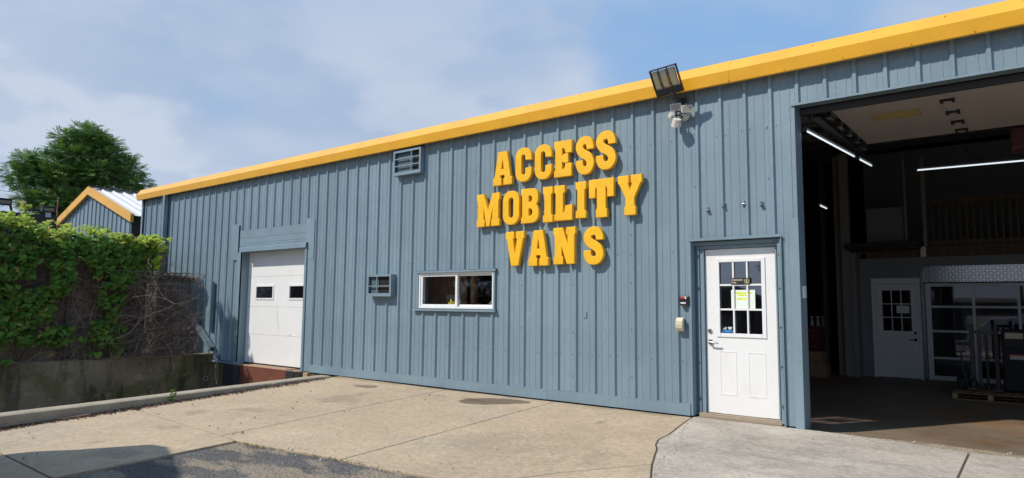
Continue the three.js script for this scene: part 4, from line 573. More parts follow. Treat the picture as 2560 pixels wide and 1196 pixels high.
{
  const vine = thing('grape_vine', 'thick green grape vine spilling over the block wall', 'vine');
  const geos = [leafGeometry(1), leafGeometry(2), leafGeometry(3)], r = rngOf(301), M = new THREE.Matrix4(), Q = new THREE.Quaternion(), E = new THREE.Euler();
  const topY = (z) => 2.62 + 0.10 * sstep(1.2, 2.6, z) + 0.05 * Math.sin(z * 5.1) + 0.13 * (vn(z * 2.3, 1, 512, 311) - 0.3) + 0.10 * sstep(3.6, 4.2, z);
  const dens = (z, y) => { let d; const t = topY(z); if (y > t) return 0; const depth = t - y, edge = vn(z * 3.1, y * 3.1, 512, 312), e2 = vn(z * 8, y * 8, 512, 313);
    d = depth < 0.55 + 0.5 * edge ? 1 : 0;
    if (z > 2.95) d = Math.max(d, sstep(0.30, 0.62, edge + 0.25 * (z - 2.95) * (0.5 + 0.3 * y)) * 0.8);
    if (z > 1.95 && z < 2.62) d = Math.max(d, 0.62 * sstep(0.1, 0.4, edge));
    if (z > 1.4 && z < 2.0) d = Math.max(d, 0.10 * sstep(0.5, 0.7, e2));
    if (y < 0.6) d = Math.max(d, 0.18 * sstep(0.45, 0.6, edge));
    if (z < 1.7 && depth > 0.40) d *= 0.25;
    return d * (0.12 + 0.88 * sstep(0.30, 0.56, e2)); };
  const place = (z, y, young) => {
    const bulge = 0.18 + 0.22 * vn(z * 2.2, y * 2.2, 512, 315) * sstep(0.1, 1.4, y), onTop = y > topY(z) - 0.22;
    const x = onTop && r() < 0.6 ? mix(-4.25, -3.62 + 0.05, r()) : -3.98 + (bulge + 0.28 * r() * (y > 1.5 ? 1.1 : 0.6)) * mix(0.28, 1, sstep(1.5, 2.5, z)), s = mix(0.045, 0.17, Math.pow(r(), 1.5)) * (young ? 0.85 : 1);
    const up = onTop ? 0.9 : 0.35; // leaves tilt their faces to the light
    const n = P3([0.55 + (r() - 0.5) * 0.9, up + (r() - 0.3) * 0.9, 0.35 + (r() - 0.5) * 1.3]).normalize();
    const dn = P3([(r() - 0.5) * 0.8, -1, (r() - 0.5) * 0.9]), X = dn.clone().cross(n).normalize(), Y = n.clone().cross(X).normalize();
    M.makeBasis(X, Y, n); Q.setFromRotationMatrix(M);
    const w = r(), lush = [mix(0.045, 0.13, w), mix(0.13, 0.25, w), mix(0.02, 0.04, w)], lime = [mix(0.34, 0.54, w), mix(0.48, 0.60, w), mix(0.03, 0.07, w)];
    const k = young ? 0.55 + 0.45 * r() : (onTop ? 0.5 * r() + 0.25 : 0.22 * r() * r());  // young leaves lime; top leaves also coloured as sunlit, side leaves darker as shaded
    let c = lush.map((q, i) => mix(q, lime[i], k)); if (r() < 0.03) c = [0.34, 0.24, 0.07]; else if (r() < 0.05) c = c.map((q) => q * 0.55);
    return { p: P3([x, y, z]), q: Q.clone(), s, c };
  };
  const all = [];
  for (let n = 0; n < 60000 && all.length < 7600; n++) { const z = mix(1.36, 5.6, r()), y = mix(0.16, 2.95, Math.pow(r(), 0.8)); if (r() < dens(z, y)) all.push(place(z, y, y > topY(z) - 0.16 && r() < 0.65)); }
  // growth along the top of the return wall towards the workshop
  for (let k = 0; k < 900; k++) { const L = place(0.8, 2.4, r() < 0.4); L.p.set(mix(-7.3, -4.7, r()), 2.42 + 0.30 * r() * (0.4 + vn(k * 0.13, 2, 512, 317)), 0.82 + (r() - 0.5) * 0.34); all.push(L); }
  // sprigs that stand up above the wall, and one reaching towards the building
  for (const [z0, y0, dz, dy, n] of [[3.78, 2.72, 0.05, 0.42, 46], [3.95, 2.75, 0.12, 0.2, 30], [3.45, 2.7, -0.1, 0.16, 18], [3.1, 2.68, 0.06, 0.14, 18], [2.7, 2.62, -0.05, 0.12, 14], [2.2, 2.60, 0.08, 0.13, 14], [1.75, 2.58, -0.06, 0.14, 14], [1.45, 2.50, -0.12, 0.08, 22], [1.42, 2.3, -0.08, -0.35, 22], [1.4, 2.45, -0.22, 0.02, 8], [4.3, 2.8, 0.1, 0.2, 26]])
    for (let k = 0; k < n; k++) { const t = r(), L = place(z0 + dz * t + (r() - 0.5) * 0.14, y0 + dy * t + (r() - 0.5) * 0.08, true); L.p.x = -3.85 + (r() - 0.5) * 0.36; all.push(L); }
  all.sort((a, b) => b.p.x + 0.15 * b.p.y - a.p.x - 0.15 * a.p.y);
  const mats = {}; const near = all.filter((l) => l.s > 0.062 && l.p.z < 4.35).slice(0, 280), rest = all.filter((l) => !near.includes(l));
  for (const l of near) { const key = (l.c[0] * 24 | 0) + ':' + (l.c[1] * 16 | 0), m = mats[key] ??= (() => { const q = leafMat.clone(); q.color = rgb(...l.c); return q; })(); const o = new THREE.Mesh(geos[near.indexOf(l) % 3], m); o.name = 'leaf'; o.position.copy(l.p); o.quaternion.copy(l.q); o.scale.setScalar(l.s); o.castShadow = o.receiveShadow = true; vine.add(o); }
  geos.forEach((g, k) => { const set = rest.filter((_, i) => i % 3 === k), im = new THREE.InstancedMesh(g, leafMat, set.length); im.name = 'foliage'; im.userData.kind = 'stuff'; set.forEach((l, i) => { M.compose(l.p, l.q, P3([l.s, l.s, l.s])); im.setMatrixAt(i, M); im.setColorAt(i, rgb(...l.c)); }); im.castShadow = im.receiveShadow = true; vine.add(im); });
  // woody stems of the living vine
  const stems = []; for (let k = 0; k < 34; k++) { const z = mix(1.4, 4.6, r()), p = []; let a = z, y = 0.14, x = -3.95; for (let i = 0; i < 7; i++) { p.push([x, y, a]); a += (r() - 0.5) * 0.5; y += 0.36 + 0.1 * r(); x = -3.95 + 0.16 * r(); } stems.push(hose(p.map((q) => [q[0], Math.min(q[1], 2.6), q[2]]), 0.004 + 0.006 * r(), 14, 4)); }
  mesh(vine, 'stems', stems, std([0.10, 0.072, 0.05], 0.9), { kind: 'stuff' });
  // dead tangle on the wire fence and in the bare bay of the wall
  const dead = thing('dead_vine_tangle', 'leafless grey brown tangle of dead vines beside the downspout', 'dead vines');
  const tw = [], pale = [];
  for (let k = 0; k < 1350; k++) {
    const zone = r(), z0 = zone < 0.60 ? mix(0.42, 1.75, Math.pow(r(), 0.62)) : mix(1.3, 3.4, r()), y0 = zone < 0.60 ? mix(0.15, 1.86, r()) : mix(0.2, 2.1, r()), p = []; let a = r() * 6.28, z = z0, y = y0, x = -3.90 + r() * (zone < 0.60 ? 0.42 : 0.16); const curl = (r() - 0.5) * 1.5, st = 0.10 + 0.12 * r();
    for (let i = 0; i < 6; i++) { p.push([x, clamp(y, 0.14, zone < 0.60 ? 1.92 : 2.3), Math.max(z, 0.30 + 0.25 * r())]); z += Math.cos(a) * st; y += Math.sin(a) * st - 0.015; x += (r() - 0.5) * 0.06; a += curl * 0.4 + (r() - 0.5) * 0.7; }
    (r() < 0.22 ? pale : tw).push(hose(p, 0.0026 + 0.0042 * Math.pow(r(), 2), 9, 3));
  }
  for (let k = 0; k < 200; k++) { const z0 = mix(0.55, 1.4, r()), p = []; for (let i = 0; i < 5; i++) p.push([-3.86 + (r() - 0.5) * 0.3, 1.80 + (r() - 0.5) * 0.14, clamp(z0 + (i - 2) * 0.09 + (r() - 0.5) * 0.1, 0.4, 1.6)]); tw.push(hose(p, 0.003 + 0.004 * r(), 10, 3)); }
  for (let k = 0; k < 26; k++) { const z0 = mix(0.5, 3.6, r()), p = []; for (let i = 0; i < 4; i++) p.push([-3.70 + 0.05 * r(), 0.25 - i * 0.12 * (0.5 + r()), z0 + i * 0.06 * (r() - 0.3)]); pale.push(hose(p, 0.002, 8, 3)); }
  pale.push(hose([[-3.55, 1.95, 1.62], [-3.5, 1.55, 1.42], [-3.48, 1.38, 1.30], [-3.46, 1.25, 1.08], [-3.5, 1.3, 0.85]], 0.007, 22, 5), hose([[-3.5, 1.38, 1.95], [-3.48, 1.42, 1.6], [-3.46, 1.25, 1.1], [-3.48, 1.1, 1.4], [-3.5, 0.95, 1.75]], 0.006, 22, 5), hose([[-3.5, 0.9, 0.6], [-3.47, 0.6, 0.55], [-3.5, 0.48, 0.42]], 0.006, 14, 5), hose([[-3.5, 1.1, 0.28], [-3.48, 1.0, 0.36], [-3.52, 0.92, 0.5]], 0.005, 12, 5), hose([[-3.55, 0.42, 1.2], [-3.5, 0.25, 1.1], [-3.62, 0.02, 1.0], [-3.62, -0.16, 0.93]], 0.005, 16, 5));
  mesh(dead, 'twigs', tw, std([0.17, 0.125, 0.10], 0.95), { kind: 'stuff' }); mesh(dead, 'pale_twigs', pale, std([0.40, 0.31, 0.24], 0.95), { kind: 'stuff' });
}
{ // weed, stick, litter at the kerb
  const w = thing('weed', 'single green weed growing at the foot of the kerb', 'weed', null, [kx(3.3) + 0.03, gy(3.3), 3.3]), r = rngOf(402);
  mesh(w, 'stem', [hose([[0, 0, 0], [0.01, 0.08, 0.01], [-0.005, 0.18, 0]], 0.004, 8, 5), hose([[0.0, 0.02, 0], [0.04, 0.08, -0.02], [0.05, 0.13, -0.03]], 0.003, 8, 4)], std([0.10, 0.16, 0.04], 0.7));
  const lg = leafGeometry(9), lm = leafMat.clone(); lm.color = rgb(0.10, 0.20, 0.035);
  for (let k = 0; k < 26; k++) { const t = 0.15 + 0.85 * r(), s = new THREE.Mesh(lg, lm); s.name = 'leaf'; s.position.set((k % 3 ? 0 : 0.045 * t) + (r() - 0.5) * 0.07, 0.19 * t * (k % 3 ? 1 : 0.7), (r() - 0.5) * 0.07); s.rotation.set(-1.2 + r() * 0.9, r() * 6.28, 0); s.scale.set(0.022, 0.05, 0.03); s.castShadow = s.receiveShadow = true; w.add(s); }
  single('wooden_stick', 'round tan stick lying on the concrete at the kerb', 'stick', [rod([1.515, gy(4.78) + 0.014, 4.80], [1.475, gy(4.42) + 0.014, 4.42], 0.014, 0.013, 10)], std([0.36, 0.22, 0.13], 0.8));
  const dead = poly([[[-0.5, 0, 0], [0, 0.12, -0.3], [0.5, 0.02, 0], [0, 0.1, 0.3]]]), bit = flat(new THREE.TetrahedronGeometry(0.5)), leafBits = [];
  const im = new THREE.InstancedMesh(flat(dead), std([1, 1, 1], 0.95), 2600), M = new THREE.Matrix4(), Q = new THREE.Quaternion(), E = new THREE.Euler();
  for (let k = 0; k < 2600; k++) { let z = 0.35 + 5.6 * Math.pow(r(), 0.75); const heap = 0.5 + vn(z * 2.2, 4, 512, 411) * 1.2, off = Math.abs((r() + r() + r() - 1.5)) * 0.17 * heap; if (r() < 0.10) { z = 3.865 + (r() - 0.5) * 0.05; } const x = r() < 0.015 ? mix(1.5, 4.2, r()) : kx(z) + 0.012 + off; const s = 0.018 + 0.036 * r(); E.set((r() - 0.5) * 1.2, r() * 6.28, (r() - 0.5) * 1.2); Q.setFromEuler(E); M.compose(P3([x, gy(z) + 0.006 + 0.012 * r() * clamp(1 - off * 8), z]), Q, P3([s, s, s * 0.9])); im.setMatrixAt(k, M); const f = 0.5 + r(); im.setColorAt(k, rgb(0.11 * f, 0.062 * f, 0.042 * f)); }
  im.name = 'leaf_litter'; im.castShadow = im.receiveShadow = true; im.userData = { kind: 'stuff', label: 'brown dead leaves gathered along the foot of the kerb', category: 'leaf litter' }; scene.add(im);
  const st = new THREE.InstancedMesh(flat(new THREE.IcosahedronGeometry(0.5, 0)), std([1, 1, 1], 0.9), 900);
  for (let k = 0; k < 900; k++) { let x, z; const q = r(); if (q < 0.42) { x = mix(2, 9.5, r()); z = mix(0.15, 4.2, r()); } else if (q < 0.62) { x = mix(9.2, 13, r()); z = mix(0.0, 0.28, r()); } else if (q < 0.80) { z = mix(0.3, 3, r()); x = mix(7.78, 8.7, z / 3) + (r() - 0.5) * 0.1; } else { x = mix(4.4, 8, r()); z = mix(3.85, 4.2, r()); } const s = 0.005 + 0.016 * Math.pow(r(), 3); E.set(r() * 6, r() * 6, r() * 6); Q.setFromEuler(E); M.compose(P3([x, gy(z) + s * 0.25, z]), Q, P3([s, s * 0.7, s])); st.setMatrixAt(k, M); const f = r() < 0.5 ? 0.18 + 0.2 * r() : 0.5 + 0.15 * r(); st.setColorAt(k, rgb(f, f * 0.94, f * 0.84)); }
  st.name = 'loose_gravel'; st.castShadow = st.receiveShadow = true; st.userData = { kind: 'stuff', label: 'loose grit and pale stones scattered over the concrete', category: 'gravel' }; scene.add(st);
  const tuft = new THREE.InstancedMesh(flat(poly([[[-0.06, 0, 0], [0.06, 0, 0], [0.12, 1, 0.1]]])), std([0.11, 0.16, 0.04], 0.8), 260);
  for (let k = 0; k < 260; k++) { const x = r() < 0.5 ? mix(4.35, 5.2, r()) : mix(5.6, 6.3, r()), z = mix(4.085, 3.9, (x - 4.4) / 1.6) + 0.02 + (r() - 0.5) * 0.03, s = 0.015 + 0.03 * r(); E.set((r() - 0.5) * 1.4, r() * 6.28, (r() - 0.5) * 1.4); Q.setFromEuler(E); M.compose(P3([x, gy(z) - 0.014, z]), Q, P3([s, s, s])); tuft.setMatrixAt(k, M); }
  tuft.name = 'joint_grass'; tuft.castShadow = tuft.receiveShadow = true; tuft.userData = { kind: 'stuff', label: 'sparse grass in the seam between asphalt and concrete', category: 'grass' }; scene.add(tuft);
}

// ================================================================ shed behind
{
  const o = thing('gabled_shed', 'blue grey gabled shed with yellow rake trim and white metal roof', 'shed');
  const ax = -11.50, ay = 4.70, rx = -8.55, ry = 3.70, lx = 2 * ax - rx, z0 = 0.0, zb = -9, list = [];
  const slope = (x) => x > ax ? mix(ay, ry, (x - ax) / (rx - ax)) : mix(ay, ry, (ax - x) / (ax - lx));
  const pan = 0.305 * 3;
  for (let x = lx; x < rx - 0.01; x += pan) { const q = [], xe = Math.min(x + pan, rx); for (let a = x; a < xe - 1e-6; a += 0.305) for (const [u, v, zz, z2] of [[0, 0.02, 0, 0.03], [0.02, 0.05, 0.03, 0.03], [0.05, 0.07, 0.03, 0], [0.07, 0.305, 0, 0]]) { const p = Math.min(a + u, xe), s = Math.min(a + v, xe); q.push([[p, 0, z0 + zz], [s, 0, z0 + z2], [s, slope(s) - 0.05, z0 + z2], [p, slope(p) - 0.05, z0 + zz]]); } mesh(o, 'wall_panel', poly(q), siding[(Math.round(x * 10) & 3)]); }
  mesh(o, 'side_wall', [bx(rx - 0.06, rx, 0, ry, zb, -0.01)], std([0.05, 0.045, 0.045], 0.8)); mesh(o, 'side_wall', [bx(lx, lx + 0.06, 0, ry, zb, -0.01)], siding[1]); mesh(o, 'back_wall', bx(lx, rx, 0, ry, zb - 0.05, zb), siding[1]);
  const roofW = std([0.72, 0.73, 0.74], 0.38, { map: sized(whiteTex, 1.4) });
  for (const s of [1, -1]) { const ex = s > 0 ? rx + 0.22 : lx - 0.22, ey = ay - (ay - ry) * (s > 0 ? (ex - ax) / (rx - ax) : (ax - ex) / (ax - lx)), q = []; for (let z = z0 + 0.10; z > zb; z -= 0.305) for (const [u, v, h, h2] of [[0, 0.03, 0, 0.045], [0.03, 0.055, 0.045, 0.045], [0.055, 0.085, 0.045, 0], [0.085, 0.305, 0, 0]]) q.push([[ax, ay + 0.02 + h, z - u], [ax, ay + 0.02 + h2, z - v], [ex, ey + 0.02 + h2, z - v], [ex, ey + 0.02 + h, z - u]]); mesh(o, 'roof_sheet', poly(q), roofW); }
  mesh(o, 'ridge_cap', [bar([ax, ay + 0.075, 0.10], [ax, ay + 0.075, zb], 0.22, 0.03)], darkSteel);
  for (const s of [1, -1]) { const ex = s > 0 ? rx + 0.20 : lx - 0.20, k = s > 0 ? (ex - ax) / (rx - ax) : (ax - ex) / (ax - lx), ey = ay - (ay - ry) * k; mesh(o, 'rake_trim', prismZ([[ax, ay + 0.07], [ex, ey + 0.07], [ex, ey - 0.17], [ax, ay - 0.17]], 0.034, 0.12), yellow); }
  const c = thing('vent_rod', 'thin rusty rod standing beside the gabled shed', 'rod'); mesh(c, 'rod', [rod([-13.2, 0.1, 0.35], [-13.2, 4.55, 0.35], 0.02, 0.015, 6)], std([0.30, 0.16, 0.12], 0.8)); mesh(c, 'cap', rod([-13.2, 4.55, 0.35], [-13.2, 4.6, 0.35], 0.022, 0.01, 6), darkSteel);
}
{ // near-black boards put in for the darkness of the gap between the buildings
  single('dark_gap_fill', 'dark brown boards filling the dark gap between the shed and the workshop', 'gap_fill', [0, 1, 2].map((k) => bx(-8.45 + k * 0.19, -8.27 + k * 0.19, 0.05, 3.35, -0.62 + 0.02 * (k % 2), -0.58 + 0.02 * (k % 2))), std([0.02, 0.014, 0.013], 0.9));
}
// ---- recovery truck parked behind the vines, only its light rack stands above them
{
  const o = thing('rack_truck', 'black truck rack with two work lamps rising behind the vines', 'truck', null, [-9.0, 0.08, 2.3]);
  const rackMat = std([0.014, 0.014, 0.018], 0.45);
  mesh(o, 'chassis', [bx(-2.6, 2.6, 0.55, 0.85, -0.95, 1.5, 0.03)], rackMat); mesh(o, 'cab', [bx(-2.5, -0.9, 0.85, 3.15, -0.9, 1.9, 0.12)], rackMat); mesh(o, 'bed', [bx(-0.8, 2.6, 0.85, 1.25, -0.95, 1.5, 0.03)], rackMat);
  for (const [x, z] of [[-1.8, -0.95], [-1.8, 1.5], [1.5, -0.95], [1.5, 1.5]]) { const w = part(o, 'wheel'); w.position.set(x, 0.48, z); mesh(w, 'tyre', new THREE.TorusGeometry(0.36, 0.12, 8, 20), blackRubber); mesh(w, 'rim', new THREE.CylinderGeometry(0.26, 0.26, 0.1, 16).rotateX(Math.PI / 2), steel); }
  mesh(o, 'headboard_post', bx(-0.06, 0.06, 0.85, 3.42, -0.62, -0.50), rackMat); mesh(o, 'headboard_post', bx(-0.06, 0.06, 0.85, 3.42, 1.3, 1.42), rackMat);
  mesh(o, 'headboard', bx(-0.05, 0.05, 3.22, 3.42, -0.62, 1.5, 0.02), rackMat);
  mesh(o, 'lamp_arm', [hose([[0, 3.38, 0.15], [0, 3.52, 0.0], [0, 3.53, -0.25]], 0.025, 12, 6)], rackMat); mesh(o, 'lamp_arm', [hose([[0, 3.4, 0.35], [0, 3.62, 0.42], [0, 3.68, 0.6]], 0.028, 12, 6)], rackMat);
  const lamp = (z0, z1, y) => { const g = part(o, 'work_lamp'); mesh(g, 'housing', [bx(-0.12, 0.10, y, y + 0.13, z0, z1, 0.02)], rackMat); mesh(g, 'visor', [bx(-0.12, 0.16, y + 0.13, y + 0.15, z0 - 0.01, z1 + 0.01)], std([0.05, 0.05, 0.06], 0.4)); mesh(g, 'lens', [bx(0.10, 0.105, y + 0.02, y + 0.11, z0 + 0.03, z1 - 0.03)], std([0.20, 0.17, 0.13], 0.2)); };
  lamp(-0.56, -0.28, 3.50); lamp(0.38, 0.95, 3.58);
  mesh(o, 'beacon', [rod([0.05, 3.36, -0.42], [0.05, 3.48, -0.42], 0.07, 0.06, 12)], std([0.36, 0.42, 0.47], 0.4));
}

// ================================================================ trees
function branchy(o, list, mat) { list.forEach(([p, r0, r1]) => { const c = new THREE.CatmullRomCurve3(p.map(P3)), n = 10, q = []; const fr = c.computeFrenetFrames(n, false), R = 7; const ring = []; for (let i = 0; i <= n; i++) { const P = c.getPointAt(i / n), w = mix(r0, r1, i / n), row = []; for (let k = 0; k < R; k++) { const a = k / R * 6.2832; const v = P.clone().addScaledVector(fr.normals[i], Math.cos(a) * w).addScaledVector(fr.binormals[i], Math.sin(a) * w); row.push([v.x, v.y, v.z]); } ring.push(row); } for (let i = 0; i < n; i++) for (let k = 0; k < R; k++) q.push([ring[i][k], ring[i][(k + 1) % R], ring[i + 1][(k + 1) % R], ring[i + 1][k]]); mesh(o, r0 > 0.12 ? 'trunk' : 'limb', poly(q), mat); }); }
function frond(seed) {                                      // a drooping feather leaf, one unit long
  const r = rngOf(seed), f = [], at = (t) => [0, 0.10 * t - 0.36 * t * t, t];
  for (let k = 0; k < 11; k++) for (const s of [1, -1]) { const t = 0.08 + 0.92 * k / 11, [, y, z] = at(t), L = (0.30 - 0.14 * Math.abs(t - 0.45)) * (0.8 + 0.4 * r()), dz = 0.07 + 0.05 * r(), w = 0.035; f.push([[0, y, z - w], [s * L * 0.55, y - 0.03 + 0.03 * r(), z + dz * 0.5 - w], [s * L, y - 0.10 * L - 0.06 * r(), z + dz], [s * L * 0.5, y - 0.04, z + dz * 0.6 + w]]); }
  const b = at(1); f.push([[-0.01, 0, 0], [0.01, 0, 0], [0.004, b[1], b[2]]]);
  return flat(poly(f));
}
const bark = std([0.10, 0.078, 0.06], 0.95, { bumpMap: sized(paintBump, 0.4), bumpScale: 0.03 });
const treeLeaf = new THREE.MeshPhysicalMaterial({ color: rgb(1, 1, 1), roughness: 0.6, transmission: 0.28, thickness: 0, ior: 1.3, specularIntensity: 0.4 });
function crown(o, blobs, n, size, cols, seed) {
  const r = rngOf(seed), gs = [frond(seed), frond(seed + 1)], M = new THREE.Matrix4(), tot = blobs.reduce((s, b) => s + b[3] * b[3], 0);
  const sets = [[], []];
  for (const [bx0, by0, bz0, R] of blobs) for (let k = 0, m = Math.round(n * R * R / tot); k < m; k++) {
    const a = r() * 6.2832, cz = 2 * r() - 1, sr = Math.sqrt(1 - cz * cz), rad = Math.pow(r(), 0.42), d = P3([sr * Math.cos(a), cz, sr * Math.sin(a)]);
    const lump = 0.60 + 0.75 * vn(d.x * 2.5 + bx0 * 3 + 20, d.z * 2.5 + d.y * 1.7 + bz0 * 3 + 20, 512, seed + 7);
    const p = P3([bx0 + d.x * R * rad * lump, by0 + d.y * R * 0.46 * rad * lump - 0.16 * R * rad * (1 - d.y * d.y), bz0 + d.z * R * rad * lump]);
    const out = P3([d.x + (r() - 0.5) * 0.9, 0.25 + 0.5 * d.y + (r() - 0.5) * 0.6, d.z + (r() - 0.5) * 0.9]).normalize(), up = P3([(r() - 0.5) * 0.6, 1, (r() - 0.5) * 0.6]), X = up.clone().cross(out).normalize(), Y = out.clone().cross(X);
    M.makeBasis(X, Y, out); const q = new THREE.Quaternion().setFromRotationMatrix(M), s = size * (0.65 + 0.7 * r()); const w = r(), c = cols[0].map((v, i) => mix(v, cols[1][i], w * w));
    sets[k & 1].push([new THREE.Matrix4().compose(p, q, P3([s, s, s])), c]);
  }
  sets.forEach((set, k) => { const im = new THREE.InstancedMesh(gs[k], treeLeaf, set.length); set.forEach(([m, c], i) => { im.setMatrixAt(i, m); im.setColorAt(i, rgb(...c)); }); im.name = 'crown'; im.userData.kind = 'stuff'; im.castShadow = im.receiveShadow = true; o.add(im); });
}
{
  // honey locust beyond the shed: lobes set about the trunk in metres
  const base = [-24.6, 0.08, -3.65], o = thing('honey_locust_tree', 'large feathery green tree behind the gabled shed', 'tree', null, base), r = rngOf(501);
  // axes of the crown: a runs across the view, b along it
  const ux = 0.48, uz = -0.877, vx = -0.877, vz = -0.48, blobs = [];
  for (const [a, y, R, n] of [[-0.35, 8.8, 0.8, 2], [1.05, 9.0, 0.85, 2], [1.75, 8.5, 0.8, 2], [2.75, 7.7, 0.85, 2], [3.15, 7.15, 0.75, 2], [-2.35, 7.55, 0.9, 2], [-2.9, 6.9, 0.8, 2], [0.65, 9.15, 0.85, 2], [0.05, 8.75, 0.8, 2], [1.3, 8.75, 0.75, 2], [-0.6, 8.2, 0.75, 2], [0.5, 8.0, 1.05, 3], [1.75, 8.05, 0.85, 2], [-1.35, 7.75, 0.8, 2], [-2.15, 7.35, 0.75, 2], [-1.2, 6.9, 1.1, 3], [0.1, 7.05, 1.2, 3], [1.3, 7.2, 1.15, 3], [2.35, 7.45, 0.8, 2], [2.85, 7.0, 0.62, 2], [2.55, 6.45, 0.75, 2], [-2.35, 6.55, 0.85, 2], [-1.9, 5.75, 1.0, 3], [-0.8, 5.75, 1.2, 3], [0.6, 5.9, 1.2, 3], [1.8, 6.0, 1.0, 2], [-1.5, 4.9, 1.0, 2], [0.2, 4.9, 1.1, 2]])
    for (let k = 0; k < n; k++) { const b = n === 1 ? 0 : mix(-1, 1, k / (n - 1)) * R * 0.9 + (r() - 0.5) * 0.5, aa = 0.40 + (a - 0.36) * (a < 0 ? 0.74 : 0.82) + (r() - 0.5) * 0.3; blobs.push([aa * ux + b * vx, y + (r() - 0.5) * 0.25, aa * uz + b * vz, R * (k === (n >> 1) ? 0.88 : 0.70)]); }
  const L = [[[[0, 0, 0], [0.05, 1.6, 0.1], [-0.05, 3.2, 0]], 0.30, 0.2], [[[-0.05, 3.1, 0], [0.2, 5.0, -0.2], [0.4, 6.8, -0.5], [0.45, 8.4, -0.7]], 0.16, 0.03]];
  blobs.forEach((b, i) => { if (i % 2 === 0) { const y0 = Math.min(b[1] - 1.2, 3 + 0.1 * i); L.push([[[0.05, Math.max(2.6, y0 - 0.6), -0.05], [b[0] * 0.5, Math.max(3.0, b[1] - 0.9), b[2] * 0.5], [b[0], b[1], b[2]]], 0.07, 0.012]); } });
  branchy(o, L, bark);
  crown(o, blobs, 12500, 0.32, [[0.10, 0.22, 0.06], [0.34, 0.50, 0.12]], 511);
  // rounder bush far left, seen under the wires
  const b2 = thing('background_tree', 'low distant tree at the left edge beyond the truck', 'tree', null, [-30, 0.08, 1.4]);
  branchy(b2, [[[[0, 0, 0], [0, 1.5, 0], [0.1, 3, 0]], 0.2, 0.1]], bark); crown(b2, [[0, 4.6, 0, 1.2], [0.3, 3.6, 1.1, 1.3], [-0.2, 3.4, -1.0, 1.3], [0.1, 4.0, 2.2, 1.1], [0, 2.6, 0, 1.4]], 3200, 0.36, [[0.03, 0.07, 0.02], [0.09, 0.15, 0.03]], 531);
}
{ // wires beyond the yard
  const pole = thing('utility_pole', 'brown utility pole beyond the yard carrying the wires', 'utility pole', 'utility poles', [-40, 0, 9.5]);
  mesh(pole, 'mast', rod([0, 0, 0], [0, 10, 0], 0.16, 0.11, 10), bark); mesh(pole, 'crossarm', bx(-0.06, 0.06, 8.75, 8.87, -1.2, 1.2), bark);
  [[8.75, 'top'], [7.35, 'middle'], [6.7, 'lowest']].forEach(([y, w]) => single('overhead_wire', w + ' of three thin wires crossing the sky at left', 'wire', [hose([[-40, y, 9.5], [-41, y - 0.35, -2], [-42, y - 0.5, -14], [-44, y, -30]], 0.014, 30, 4)], std([0.10, 0.10, 0.11], 0.6), 'overhead wires at left'));
}

